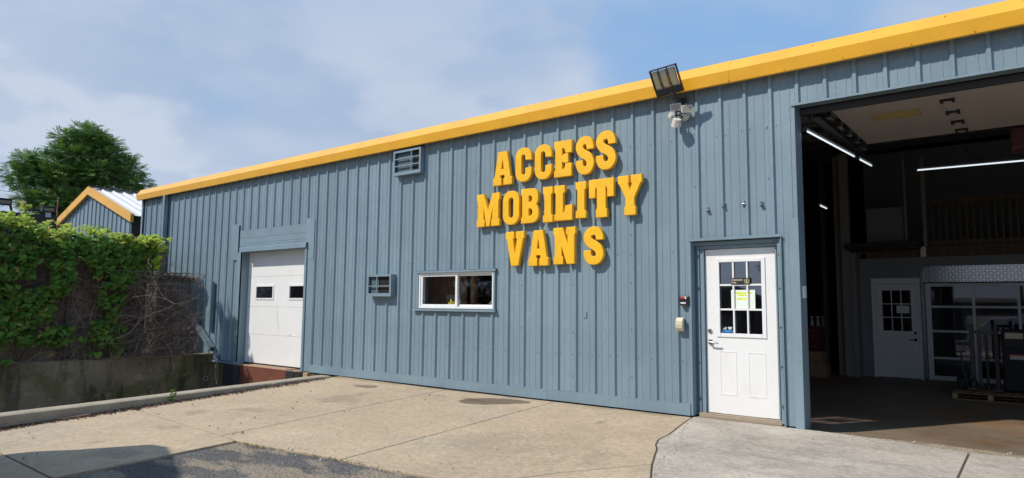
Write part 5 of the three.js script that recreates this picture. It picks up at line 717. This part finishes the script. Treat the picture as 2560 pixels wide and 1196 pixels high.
// ================================================================ inside the bay
const FL = -0.12, BZ = -7.86;
{
  structure('floor_interior', poly([[[9.095, -0.078, 0.30], [9.095, -0.085, 0.0], [13.6, -0.085, 0.0], [13.6, -0.078, 0.30]].reverse(), [[9.095, -0.085, 0], [9.095, FL, -0.6], [13.6, FL, -0.6], [13.6, -0.085, 0]].reverse(), [[-7.8, FL, -0.6], [-7.8, FL, -16], [20, FL, -16], [20, FL, -0.6]].reverse(), [[-7.8, FL, -0.14], [-7.8, FL, -0.6], [9.095, FL, -0.6], [9.095, FL, -0.14]].reverse(), [[13.6, FL, -0.14], [13.6, FL, -0.6], [20, FL, -0.6], [20, FL, -0.14]].reverse()]), floorMat);
  // crumbled lip of the old floor along the new concrete
  const r = rngOf(61), f = []; let prev = null; for (let i = 0; i <= 120; i++) { const x = mix(9.12, 13.55, i / 120), a = 0.02 + 0.20 * sstep(9.1, 10.6, x) - 0.06 * sstep(10.7, 13, x) + 0.015, b = -0.10 - 0.10 * vn(x * 3, 1, 512, 62) - 0.04 * r(), q = [[x, -0.069 - 0.004 * r(), a], [x, -0.072 + 0.004 * r(), (a + b) / 2], [x, -0.092, b - 0.04]]; if (prev) f.push([prev[0], q[0], q[1], prev[1]], [prev[1], q[1], q[2], prev[2]]); prev = q; }
  const g = poly(f), nn = g.attributes.normal; for (let i = 0; i < nn.count; i++) if (nn.getY(i) < 0) nn.setXYZ(i, -nn.getX(i), -nn.getY(i), -nn.getZ(i));
  structure('floor_lip', g, tanEdgeMat);
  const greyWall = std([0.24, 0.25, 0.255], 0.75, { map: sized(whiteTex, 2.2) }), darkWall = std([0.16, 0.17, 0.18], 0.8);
  const W = new THREE.Group(); W.name = 'wall_interior'; W.userData = { kind: 'structure' }; scene.add(W);
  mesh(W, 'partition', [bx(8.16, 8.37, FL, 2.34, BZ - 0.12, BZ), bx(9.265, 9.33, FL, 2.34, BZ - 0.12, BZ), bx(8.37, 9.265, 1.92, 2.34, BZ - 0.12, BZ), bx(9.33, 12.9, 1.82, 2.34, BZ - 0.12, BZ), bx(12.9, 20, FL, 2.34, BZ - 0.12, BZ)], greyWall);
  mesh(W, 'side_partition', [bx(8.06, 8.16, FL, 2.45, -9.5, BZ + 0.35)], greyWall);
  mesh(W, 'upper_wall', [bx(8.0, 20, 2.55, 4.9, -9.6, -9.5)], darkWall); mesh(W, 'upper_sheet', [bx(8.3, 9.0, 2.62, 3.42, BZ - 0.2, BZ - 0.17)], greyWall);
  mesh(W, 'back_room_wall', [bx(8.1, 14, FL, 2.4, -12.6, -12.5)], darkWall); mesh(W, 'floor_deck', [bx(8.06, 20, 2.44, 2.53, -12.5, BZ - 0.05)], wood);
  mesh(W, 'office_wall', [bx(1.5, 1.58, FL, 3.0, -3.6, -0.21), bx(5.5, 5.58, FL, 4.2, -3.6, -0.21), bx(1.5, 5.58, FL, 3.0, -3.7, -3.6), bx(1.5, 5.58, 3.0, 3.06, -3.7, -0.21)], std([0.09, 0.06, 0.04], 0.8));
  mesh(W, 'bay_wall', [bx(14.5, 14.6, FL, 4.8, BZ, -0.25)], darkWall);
  for (const [x0, x1, z] of [[7.72, 7.86, -7.75], [7.88, 8.05, -7.55], [7.55, 7.62, -7.3]]) mesh(W, 'column', bx(x0, x1, FL, 4.6, z - 0.14, z), x0 > 7.6 ? std([0.26, 0.235, 0.20], 0.7) : darkSteel);
}
{
  const darkTimber = std([1, 1, 1], 0.8, { map: sized(woodTex(49, [0.07, 0.045, 0.026], [0.17, 0.115, 0.07]), 0.5, 1.2) }), greyTimber = std([0.26, 0.23, 0.18], 0.8);
  const m = thing('mezzanine_front', 'timber mezzanine with a slatted railing above the inner wall', 'mezzanine');
  mesh(m, 'rim_joist', [bx(8.30, 9.30, 2.345, 2.525, BZ - 0.05, BZ + 0.02), bx(9.40, 14.4, 2.345, 2.56, BZ - 0.05, BZ + 0.02)], darkTimber); mesh(m, 'bracket', bx(9.302, 9.398, 2.345, 2.545, BZ - 0.04, BZ + 0.03), whiteTrim);
  mesh(m, 'post', bx(9.04, 9.085, 2.53, 4.4, BZ - 0.05, BZ), greyTimber); mesh(m, 'post', bx(9.36, 9.43, 2.55, 4.4, BZ - 0.06, BZ), greyTimber);
  mesh(m, 'top_rail', bx(9.45, 14.4, 3.40, 3.49, BZ - 0.05, BZ), darkTimber); mesh(m, 'bottom_rail', bx(9.45, 14.4, 2.575, 2.66, BZ - 0.05, BZ), darkTimber);
  for (let k = 0; k < 34; k++) mesh(m, 'baluster', bx(9.52 + k * 0.115, 9.555 + k * 0.115, 2.66, 3.40, BZ - 0.045, BZ - 0.01), darkTimber);
  const sh = single('ledge_canopy', 'black ledge jutting out over the inner white door', 'ledge', [bx(7.98, 9.34, 2.55, 2.64, BZ + 0.02, BZ + 0.45, 0.01), bx(8.0, 9.32, 2.50, 2.55, BZ + 0.02, BZ + 0.40)], black);
}
{
  const d = thing('interior_door', 'white half glazed door in the inner grey wall', 'door'), z = BZ + 0.02, x0 = 8.447, x1 = 9.197, y0 = FL + 0.012, y1 = 1.79;
  const gx = [8.565, 9.085], gyy = [0.835, 1.665];
  mesh(d, 'leaf', [bx(x0, gx[0], y0, y1, z - 0.045, z), bx(gx[1], x1, y0, y1, z - 0.045, z), bx(gx[0], gx[1], gyy[1], y1, z - 0.044, z - 0.0008), bx(gx[0], gx[1], y0, gyy[0], z - 0.044, z - 0.0008)], white);
  mesh(d, 'trim', [bx(8.372, 8.444, FL, 1.795, z - 0.02, z + 0.02, 0.004)], whiteTrim); mesh(d, 'trim', [bx(9.20, 9.262, FL, 1.795, z - 0.02, z + 0.02, 0.004)], whiteTrim); mesh(d, 'trim', [bx(8.372, 9.262, 1.796, 1.918, z - 0.02, z + 0.022, 0.004)], whiteTrim);
  for (let k = 1; k < 3; k++) { const x = mix(gx[0], gx[1], k / 3), y = mix(gyy[0], gyy[1], k / 3); mesh(d, 'muntin', bx(x - 0.009, x + 0.009, gyy[0], gyy[1], z - 0.015, z + 0.004), whiteTrim); mesh(d, 'muntin', bx(gx[0], gx[1], y - 0.009, y + 0.009, z - 0.016, z + 0.003), whiteTrim); }
  for (let i = 0; i < 3; i++) for (let j = 0; j < 3; j++) mesh(d, 'pane', bx(mix(gx[0], gx[1], i / 3), mix(gx[0], gx[1], (i + 1) / 3), mix(gyy[0], gyy[1], j / 3), mix(gyy[0], gyy[1], (j + 1) / 3), z - 0.024, z - 0.022), glass);
  for (const [a, b] of [[8.56, 8.78], [8.88, 9.10]]) mesh(d, 'raised_panel', [bx(a, b, 0.10, 0.60, z, z + 0.006, 0.004), bx(a + 0.03, b - 0.03, 0.13, 0.57, z + 0.004, z + 0.010, 0.004)], white);
  mesh(d, 'deadbolt', rod([9.143, 0.80, z], [9.143, 0.80, z + 0.02], 0.028, 0.026, 16), black); mesh(d, 'door_handle', [rod([9.143, 0.665, z], [9.143, 0.665, z + 0.02], 0.030, 0.028, 16), bx(9.03, 9.15, 0.655, 0.675, z + 0.035, z + 0.05, 0.006), rod([9.143, 0.665, z + 0.02], [9.143, 0.665, z + 0.045], 0.01)], black);
  single('door_notice', 'white paper taped behind the inner door glass', 'notice', [bx(8.82, 9.05, 1.20, 1.35, z - 0.020, z - 0.019)], whiteTrim);
}
{
  const d = thing('glazed_overhead_door', 'white framed glass sectional door at the back of the bay', 'overhead door'), z = BZ + 0.0, xs = [9.39, 10.144, 10.852, 11.56, 12.27], ys = [FL + 0.01, 0.325, 0.852, 1.335, 1.80], alu = std([0.72, 0.73, 0.74], 0.45);
  for (let k = 0; k < 4; k++) { mesh(d, 'rail', bx(9.345, 12.33, ys[k], ys[k] + (k ? 0.022 : 0.085), z - 0.05, z), alu); mesh(d, 'rail', bx(9.345, 12.33, ys[k + 1] - (k === 3 ? 0.06 : 0.020), ys[k + 1] - (k === 3 ? 0 : 0.003), z - 0.05, z), alu); }
  xs.forEach((x, i) => mesh(d, 'stile', bx(x - (i ? 0.024 : 0.045), x + (i === 4 ? 0.06 : i ? 0.024 : 0.045), ys[0], ys[4], z - 0.048, z + 0.002), alu));
  for (let i = 0; i < 4; i++) for (let k = 0; k < 4; k++) mesh(d, 'pane', bx(xs[i], xs[i + 1], ys[k], ys[k + 1], z - 0.028, z - 0.025), doorGlass);
  const p = thing('tread_plate_cladding', 'shiny diamond tread plate around the glass sectional door', 'cladding');
  mesh(p, 'header_plate', bx(9.31, 12.4, 1.825, 2.145, BZ + 0.001, BZ + 0.012), plateMat); mesh(p, 'side_plate', bx(9.275, 9.335, FL, 2.05, BZ + 0.001, BZ + 0.05, 0.003), plateMat);
}
{ // opened bay door under the roof
  const o = thing('raised_bay_door', 'pale ribbed sectional door raised flat under the bay ceiling', 'overhead door'), y = 3.655, x0 = 9.36, x1 = 13.55, pale = std([0.46, 0.41, 0.37], 0.6, { map: sized(whiteTex, 1.1) });
  const zs = [-0.42, -0.97, -1.52, -2.07, -2.62];
  for (let k = 0; k < 4; k++) { const g = [bx(x0, x1, y + 0.006, y + 0.05, zs[k + 1] + 0.003, zs[k] - 0.003)]; for (let j = 0; j < 9; j++) { const zz = mix(zs[k], zs[k + 1], (j + 0.5) / 9); g.push(bx(x0, x1, y - 0.010, y + 0.007, zz - 0.017, zz + 0.017)); } mesh(o, 'door_section', g, pale); }
  mesh(o, 'window_panel', [bx(9.74, 10.16, y - 0.016, y - 0.0105, -1.27, -1.02)], std([0.50, 0.36, 0.13], 0.5)); mesh(o, 'window_frame', [bx(9.70, 10.20, y - 0.026, y - 0.0105, -1.02, -0.985), bx(9.70, 10.20, y - 0.026, y - 0.0105, -1.305, -1.27), bx(9.70, 9.74, y - 0.0255, y - 0.0105, -1.27, -1.02), bx(10.16, 10.20, y - 0.0255, y - 0.0105, -1.27, -1.02)], std([0.42, 0.33, 0.16], 0.5));
  for (const z of [-0.80, -1.38, -1.92, -2.40]) mesh(o, 'hinge', [bx(10.44, 10.58, y - 0.03, y, z - 0.02, z + 0.02), bx(10.44, 10.47, y - 0.05, y, z - 0.03, z + 0.03), bx(10.55, 10.58, y - 0.05, y, z - 0.03, z + 0.03)], black);
  const t = thing('door_track', 'dark horizontal track beside the raised bay door', 'door track');
  mesh(t, 'rail', [bx(9.20, 9.215, 3.52, 3.66, -2.9, -0.25), bx(9.20, 9.30, 3.50, 3.52, -2.9, -0.25), bx(9.10, 9.20, 3.60, 3.615, -2.9, -0.25)], darkSteel); for (let k = 0; k < 5; k++) mesh(t, 'roller_bracket', [bx(9.24, 9.36, 3.56, 3.62, -0.62 - k * 0.5, -0.52 - k * 0.5), bx(9.30, 9.36, 3.55, 3.68, -0.60 - k * 0.5, -0.54 - k * 0.5)], steel); mesh(t, 'hanger', [bx(9.2, 9.24, 3.5, 4.5, -2.9, -2.86), bx(9.2, 9.24, 3.5, 4.3, -0.5, -0.46)], darkSteel);
  const op = thing('door_opener', 'dark motor box hanging behind the raised bay door', 'door opener'); mesh(op, 'motor', [bx(11.0, 11.4, 3.42, 3.72, -3.4, -3.0, 0.03)], std([0.10, 0.03, 0.025], 0.6)); mesh(op, 'rail', [bx(11.15, 11.25, 3.70, 3.76, -3.4, -0.6)], darkSteel); mesh(op, 'cord', [hose([[11.05, 3.5, -3.0], [10.8, 3.30, -3.0], [10.55, 3.42, -3.05], [10.45, 3.6, -3.1]], 0.006, 18, 4)], black);
}
RectAreaLightUniformsLib.init();
function tubeLamp(label, a, b, cuts) {
  const o = thing('tube_lamp', label, 'lamp', 'lit tube lamps in the bay'), A = P3(a), B = P3(b), gl = new THREE.MeshStandardMaterial({ color: rgb(0.9, 0.95, 1), emissive: rgb(0.86, 0.95, 1), emissiveIntensity: 0.85, roughness: 0.4 });
  for (const [t0, t1] of cuts) { const p = A.clone().lerp(B, t0), q = A.clone().lerp(B, t1); mesh(o, 'tube', rod(p.toArray(), q.toArray(), 0.011, 0.011, 10), gl); mesh(o, 'housing', bar([p.x, p.y + 0.032, p.z], [q.x, q.y + 0.032, q.z], 0.045, 0.02), darkSteel); for (const e of [p, q]) mesh(o, 'end_cap', bx(e.x - 0.022, e.x + 0.022, e.y - 0.022, e.y + 0.024, e.z - 0.02, e.z + 0.02), darkSteel); }
  for (const t of [0.2, 0.8]) { const p = A.clone().lerp(B, t); mesh(o, 'hanger', rod([p.x, p.y + 0.04, p.z], [p.x, p.y + 0.75, p.z], 0.003, 0.003, 4), darkSteel); }
  const L = new THREE.RectAreaLight(rgb(0.86, 0.95, 1), 1.6, 0.036, A.distanceTo(B)); const m = A.clone().add(B).multiplyScalar(0.5); L.position.set(m.x, m.y - 0.03, m.z); L.name = 'tube_light'; const d = B.clone().sub(A).normalize(); L.quaternion.setFromRotationMatrix(new THREE.Matrix4().makeBasis(P3([0, -1, 0]).cross(d).normalize().negate(), d, P3([0, -1, 0]).cross(d).normalize().negate().cross(d))); scene.add(L);
  if (new THREE.Vector3(0, 0, -1).applyQuaternion(L.quaternion).y > 0) L.rotateOnAxis(P3([0, 1, 0]), Math.PI);
}
tubeLamp('long lit tube lamp beside the raised door, near the jamb', [9.114, 3.40, -0.285], [9.332, 3.40, -3.01], [[0, 0.70], [0.75, 1]]);
tubeLamp('lit tube lamp running across behind the raised door', [9.80, 3.40, -3.76], [12.2, 3.40, -3.92], [[0, 1]]);
tubeLamp('short lit tube lamp deep in the dark at the left of the bay', [8.368, 3.0, -3.83], [8.368, 3.0, -4.38], [[0, 1]]);
{ // pallet and walkie stacker
  const p = thing('wooden_pallet', 'wooden pallet on the bay floor under the stacker', 'pallet', null, [10.02, FL, -4.75]);
  for (let k = 0; k < 5; k++) mesh(p, 'deck_board', bx(0, 1.0, 0.100, 0.120, -k * 0.235 - 0.10, -k * 0.235, 0.002), wood);
  for (const x of [0.0, 0.46, 0.93]) mesh(p, 'stringer', bx(x, x + 0.07, 0.020, 0.099, -1.04, 0), paleWood); for (const z of [0, -0.52, -0.94]) mesh(p, 'bottom_board', bx(0, 1.0, 0.0, 0.019, z - 0.10, z), wood);
  const s = thing('walkie_stacker', 'black pedestrian stacker with tall mast on the pallet', 'stacker', null, [10.55, FL + 0.12, -5.2]), paint = std([0.010, 0.010, 0.011], 0.75);
  mesh(s, 'mast_channel', bx(-0.30, -0.24, 0, 1.06, -0.06, 0.04, 0.006), std([0.03, 0.031, 0.033], 0.5)); mesh(s, 'mast_channel', bx(0.02, 0.08, 0, 1.04, -0.06, 0.04, 0.006), std([0.035, 0.026, 0.02], 0.6)); mesh(s, 'mast_channel', bx(-0.20, -0.15, 0.02, 0.96, -0.03, 0.03, 0.004), darkSteel); mesh(s, 'lift_cylinder', rod([-0.08, 0.02, 0], [-0.08, 0.95, 0], 0.022, 0.018, 10), darkSteel);
  mesh(s, 'mast_crossbar', bx(-0.24, 0.02, 0.90, 0.95, -0.05, 0.02), darkSteel); mesh(s, 'body', [bx(0.12, 0.72, 0.02, 0.98, -0.35, 0.06, 0.03)], paint); mesh(s, 'battery_cover', bx(0.16, 0.68, 0.70, 0.90, 0.06, 0.075, 0.006), std([0.014, 0.014, 0.015], 0.7));
  mesh(s, 'cream_label', bx(0.17, 0.40, 0.84, 0.93, 0.076, 0.079), std([0.46, 0.41, 0.30], 0.6)); mesh(s, 'warning_label', [bx(0.22, 0.42, 0.52, 0.575, 0.061, 0.064)], std([0.42, 0.40, 0.38], 0.6)); mesh(s, 'warning_stripe', [bx(0.22, 0.42, 0.575, 0.595, 0.061, 0.0645)], std([0.45, 0.10, 0.04], 0.6));
  mesh(s, 'fork', bx(-0.34, -0.22, 0.02, 0.06, 0.04, 0.22, 0.006), darkSteel); mesh(s, 'fork', bx(0.0, 0.12, 0.02, 0.06, 0.04, 0.22, 0.006), darkSteel); mesh(s, 'tiller', [hose([[-0.36, 0.12, 0.05], [-0.40, 0.34, 0.08], [-0.42, 0.60, 0.06]], 0.014, 14, 6), rod([-0.48, 0.60, 0.06], [-0.36, 0.61, 0.06], 0.014)], darkSteel); mesh(s, 'pump', [bx(-0.50, -0.32, 0.02, 0.20, -0.16, 0.06, 0.03)], paint); mesh(s, 'hose', [hose([[-0.32, 0.1, 0.06], [-0.26, 0.2, 0.1], [-0.16, 0.06, 0.1], [-0.08, 0.12, 0.05]], 0.010, 18, 5)], black);
}
{ // store corner left of the inner wall
  const o = thing('tool_chest', 'red tool chest in the dark corner beyond the jamb', 'tool chest', null, [7.35, FL, -7.5]), red = std([0.16, 0.012, 0.012], 0.5);
  mesh(o, 'cabinet', bx(-0.35, 0.18, 0.5, 1.02, -0.4, 0, 0.01), red); for (let k = 0; k < 4; k++) mesh(o, 'drawer', bx(-0.33, 0.16, 0.52 + k * 0.12, 0.63 + k * 0.12, 0, 0.012, 0.004), red); for (let k = 0; k < 4; k++) mesh(o, 'drawer_pull', bx(-0.2, 0.05, 0.565 + k * 0.12, 0.578 + k * 0.12, 0.012, 0.03), steel); mesh(o, 'stand', [bx(-0.35, 0.18, 0, 0.5, -0.4, -0.02)], darkSteel);
  [[-0.25, 'white spray bottle at the left on the red tool chest'], [-0.12, 'white spray bottle second on the red tool chest'], [0.0, 'white spray bottle third on the red tool chest'], [0.1, 'white spray bottle at the right on the red tool chest']].forEach(([x, l], k) => { const b = thing('spray_bottle', l, 'bottle', 'bottles on the tool chest', [7.35 + x, FL + 1.02, -7.62]); mesh(b, 'flask', rod([0, 0, 0], [0, 0.14, 0], 0.035, 0.030, 12), std([0.5, 0.52, 0.55], 0.4)); mesh(b, 'nozzle', [rod([0, 0.14, 0], [0, 0.19, 0], 0.012), bx(-0.035, 0.02, 0.18, 0.21, -0.012, 0.012)], whiteTrim); });
  for (const [x, y, w, l] of [[7.15, FL, 0.5, 'lower cardboard carton in the dark corner of the bay'], [7.17, FL + 0.26, 0.42, 'upper cardboard carton in the dark corner of the bay']]) { const b = thing('cardboard_carton', l, 'carton', 'cartons in the dark corner', [x, y, -6.9]); mesh(b, 'box', bx(0, w, 0, 0.255, -0.35, 0, 0.004), std([0.30, 0.20, 0.11], 0.85)); mesh(b, 'tape', bx(w / 2 - 0.02, w / 2 + 0.02, 0.2, 0.2565, -0.3, 0.001), std([0.38, 0.28, 0.16], 0.4)); }
}
{ // seen through the office window
  const c = tagged(card(scene, 'logo_card', 3.42, 3.66, 1.262, 1.395, -0.14, canvasTex(384, 212, (g, w, h) => { g.fillStyle = '#0d0d0c'; g.fillRect(0, 0, w, h); g.fillStyle = '#e8dd48'; g.beginPath(); g.moveTo(60, 120); g.lineTo(88, 108); g.lineTo(118, 148); g.lineTo(150, 20); g.lineTo(176, 20); g.lineTo(196, 96); g.lineTo(176, 96); g.lineTo(163, 52); g.lineTo(126, 190); g.fill(); g.font = 'bold 52px sans-serif'; g.fillText('ACCESS', 150, 118); g.fillRect(150, 136, 178, 36); g.fillStyle = '#0d0d0c'; g.font = 'bold 30px sans-serif'; g.fillText('MOBILITY', 160, 165); }), 0.5, 0.01), 'black card with a yellow ACCESS logo standing in the office window', 'card');
  single('grey_folder', 'grey folder standing behind the logo card in the office window', 'folder', [bx(3.28, 3.60, 1.225, 1.45, -0.30, -0.285)], std([0.17, 0.16, 0.16], 0.7));
  const desk = thing('office_desk', 'dark desk below the office window inside', 'desk'); mesh(desk, 'desk_top', bx(2.7, 4.9, 1.18, 1.216, -0.95, -0.21), wood); for (const [x, z] of [[2.75, -0.9], [4.8, -0.9], [2.75, -0.3], [4.8, -0.3]]) mesh(desk, 'leg', bx(x, x + 0.06, FL, 1.18, z, z + 0.06), wood);
  single('plywood_board', 'brown wood panel seen through the left window pane', 'panel', [bx(2.55, 3.45, 1.22, 2.4, -0.62, -0.60)], std([1, 1, 1], 0.5, { map: sized(woodTex(47, [0.16, 0.06, 0.02], [0.42, 0.20, 0.07]), 0.7, 1.6) }));
  single('wood_post', 'narrow wooden post seen behind the middle of the window', 'post', [bx(3.74, 3.83, 1.22, 2.6, -0.45, -0.38)], std([0.22, 0.10, 0.035], 0.6));
  const r = rngOf(88), pap = []; for (let k = 0; k < 9; k++) pap.push(bx(0, 0.24, 0, 0.004, 0, 0.18).rotateY(r() * 2).translate(4.2 + 0.18 * r(), 1.218 + k * 0.0055, -0.35 + 0.05 * r()));
  single('paper_pile', 'untidy pile of papers on the desk at the right of the window', 'papers', pap, std([0.42, 0.41, 0.39], 0.9));
  single('work_glove', 'crumpled grey cloth lying on the papers in the window', 'cloth', [hose([[4.28, 1.29, -0.25], [4.34, 1.36, -0.3], [4.42, 1.31, -0.26], [4.5, 1.40, -0.3], [4.55, 1.34, -0.25]], 0.035, 26, 8)], std([0.16, 0.16, 0.16], 0.9));
  single('paper_cup', 'small pink paper cup beside the logo card in the window', 'cup', [rod([3.72, 1.222, -0.15], [3.72, 1.268, -0.15], 0.020, 0.026, 14)], std([0.5, 0.33, 0.30], 0.7));
}

// ================================================================ vehicles and street behind the viewpoint (their shadow falls into view, the panes mirror them)
function vehicle(name, label, cat, pos, turn, body, prof, L, Wd) {
  const o = thing(name, label, cat, null, pos); o.rotation.y = turn;
  const s = new THREE.Shape(prof.map(([x, y]) => new THREE.Vector2(x, y))), g = new THREE.ExtrudeGeometry(s, { depth: Wd - 0.24, bevelEnabled: true, bevelThickness: 0.12, bevelSize: 0.10, bevelSegments: 3 }).translate(0, 0, -Wd / 2 + 0.12);
  mesh(o, 'body', g, body);
  for (const [x, z] of [[0.85, -1], [0.85, 1], [L - 0.95, -1], [L - 0.95, 1]]) { const w = part(o, 'wheel'); w.position.set(x, 0.34, z * (Wd / 2 - 0.06)); mesh(w, 'tyre', new THREE.TorusGeometry(0.25, 0.095, 8, 22), blackRubber); mesh(w, 'rim', new THREE.CylinderGeometry(0.19, 0.19, 0.12, 18).rotateX(Math.PI / 2), steel); }
  return o;
}
const tinted = std([0.01, 0.011, 0.013], 0.05);
{
  const v = vehicle('parked_minivan', 'dark grey minivan parked left of the viewpoint, throwing the corner shadow', 'minivan', [2.62, gy(8), 6.98], -0.37, std([0.035, 0.038, 0.045], 0.25), [[0.12, 0.35], [0.02, 0.8], [0.10, 1.15], [0.14, 1.86], [0.30, 1.97], [2.9, 1.97], [3.5, 1.72], [4.05, 1.22], [4.85, 1.02], [4.98, 0.7], [4.9, 0.35]], 5.0, 1.95);
  for (const s of [1, -1]) { for (const [a, b] of [[0.35, 1.35], [1.45, 2.45], [2.55, 3.25]]) mesh(v, 'side_window', bx(a, b, 1.22, 1.72, s * 0.985 - 0.004, s * 0.985 + 0.004), tinted); for (const x of [0.4, 4.5]) mesh(v, x < 1 ? 'tail_light' : 'headlight', bx(x - 0.12, x + 0.12, 0.85, 1.02, s * 0.98 - 0.01, s * 0.98 + 0.01, 0.005), x < 1 ? std([0.35, 0.02, 0.02], 0.2) : std([0.6, 0.6, 0.6], 0.1)); }
  mesh(v, 'windscreen', poly([[[3.62, 1.76, -0.78], [3.62, 1.76, 0.78], [4.10, 1.335, 0.82], [4.10, 1.335, -0.82]]]), tinted);
  const w = vehicle('parked_pickup', 'white pickup parked across the yard behind the viewpoint', 'pickup', [14.2, gy(8), 15.2], Math.PI + 0.08, std([0.72, 0.73, 0.74], 0.25), [[0.1, 0.45], [0.05, 1.02], [1.9, 1.05], [1.98, 1.68], [2.2, 1.82], [3.2, 1.82], [3.85, 1.18], [5.0, 1.08], [5.25, 0.75], [5.2, 0.45]], 5.3, 1.95);
  for (const s of [1, -1]) for (const [a, b] of [[2.15, 2.7], [2.8, 3.4]]) mesh(w, 'side_window', bx(a, b, 1.25, 1.66, s * 0.985 - 0.004, s * 0.985 + 0.004), tinted);
}
{
  const d = thing('added_dark_skip', 'dark green skip added unseen behind the viewpoint to darken the glass door reflection', 'skip', null, [5.2, gy(8), 14.6]), dg = std([0.018, 0.03, 0.024], 0.6);  // unseen, added so the glass door mirrors something dark
  mesh(d, 'tub', prismX([[0, 0.12], [1.5, 0.12], [1.75, 1.7], [-0.15, 1.9]], 0, 2.9), dg); mesh(d, 'lid', bar([1.45, 1.86, -0.2], [1.45, 1.70, 1.8], 2.95, 0.05), black); for (let k = 0; k < 4; k++) mesh(d, 'rib', bar([0.35 + k * 0.72, 0.15, -0.04], [0.35 + k * 0.72, 1.85, -0.19], 0.09, 0.06, [1, 0, 0]), dg);
}
{
  const b = thing('low_building', 'long low brown building across the street', 'building', null, [-30, gy(8), 190]); mesh(b, 'wall', bx(-90, 90, 0, 3.4, 0, 12), std([0.13, 0.10, 0.085], 0.85)); mesh(b, 'roof', prismX([[-0.5, 3.4], [6, 4.6], [12.5, 3.4]], -90.6, 90.6), std([0.07, 0.065, 0.06], 0.85)); for (let k = 0; k < 9; k++) mesh(b, 'window', bx(-80 + k * 18, -74 + k * 18, 1.0, 2.4, -0.03, 0.0), tinted);
  const p = thing('utility_pole', 'tall utility pole across the street from the workshop', 'utility pole', 'utility poles', [9.5, gy(8), 50]); mesh(p, 'mast', rod([0, 0, 0], [0, 9.5, 0], 0.16, 0.11, 10), bark); mesh(p, 'crossarm', bx(-1.1, 1.1, 8.5, 8.62, -0.06, 0.06), bark);
  [[-16, 44, 'leafy street tree left across the street', 541], [-4, 47, 'leafy street tree right across the street', 551], [-27, 38, 'low spreading street tree, nearest of the far left trees', 561], [-33, 41, 'low spreading street tree, middle of the far left trees', 571], [-40, 43, 'low spreading street tree, farthest of the far left trees', 581]].forEach(([x, z, l, s]) => { const t = thing('street_tree', l, 'tree', 'trees across the street', [x, gy(8), z]); branchy(t, [[[[0, 0, 0], [0.1, 1.6, 0], [0, 3.4, 0.1]], 0.22, 0.12], [[[0, 2.6, 0], [0.8, 4.2, 0.2], [1.2, 5.4, 0.3]], 0.09, 0.02], [[[0, 2.8, 0], [-0.8, 4.3, -0.2], [-1.2, 5.2, -0.3]], 0.09, 0.02]], bark); crown(t, [[0, 6.0, 0, 1.6], [1.3, 5.0, 0.4, 1.5], [-1.3, 4.9, -0.3, 1.5], [0.2, 4.4, 1.2, 1.4], [0.1, 4.4, -1.2, 1.4], ...(s > 555 ? [[1.8, 2.6, 0.5, 1.9], [-1.8, 2.4, -0.4, 1.9], [0, 2.2, 1.3, 1.7]] : [])], 2600, 0.42, [[0.025, 0.06, 0.018], [0.07, 0.12, 0.03]], s); });
}

// ================================================================ draw
const renderer = new THREE.WebGLRenderer({ antialias: true });
renderer.setSize(1024, 478); renderer.toneMapping = THREE.LinearToneMapping; renderer.toneMappingExposure = EXPOSURE;
renderer.outputColorSpace = THREE.SRGBColorSpace; renderer.shadowMap.enabled = true; renderer.shadowMap.type = THREE.PCFSoftShadowMap;
renderer.render(scene, camera);
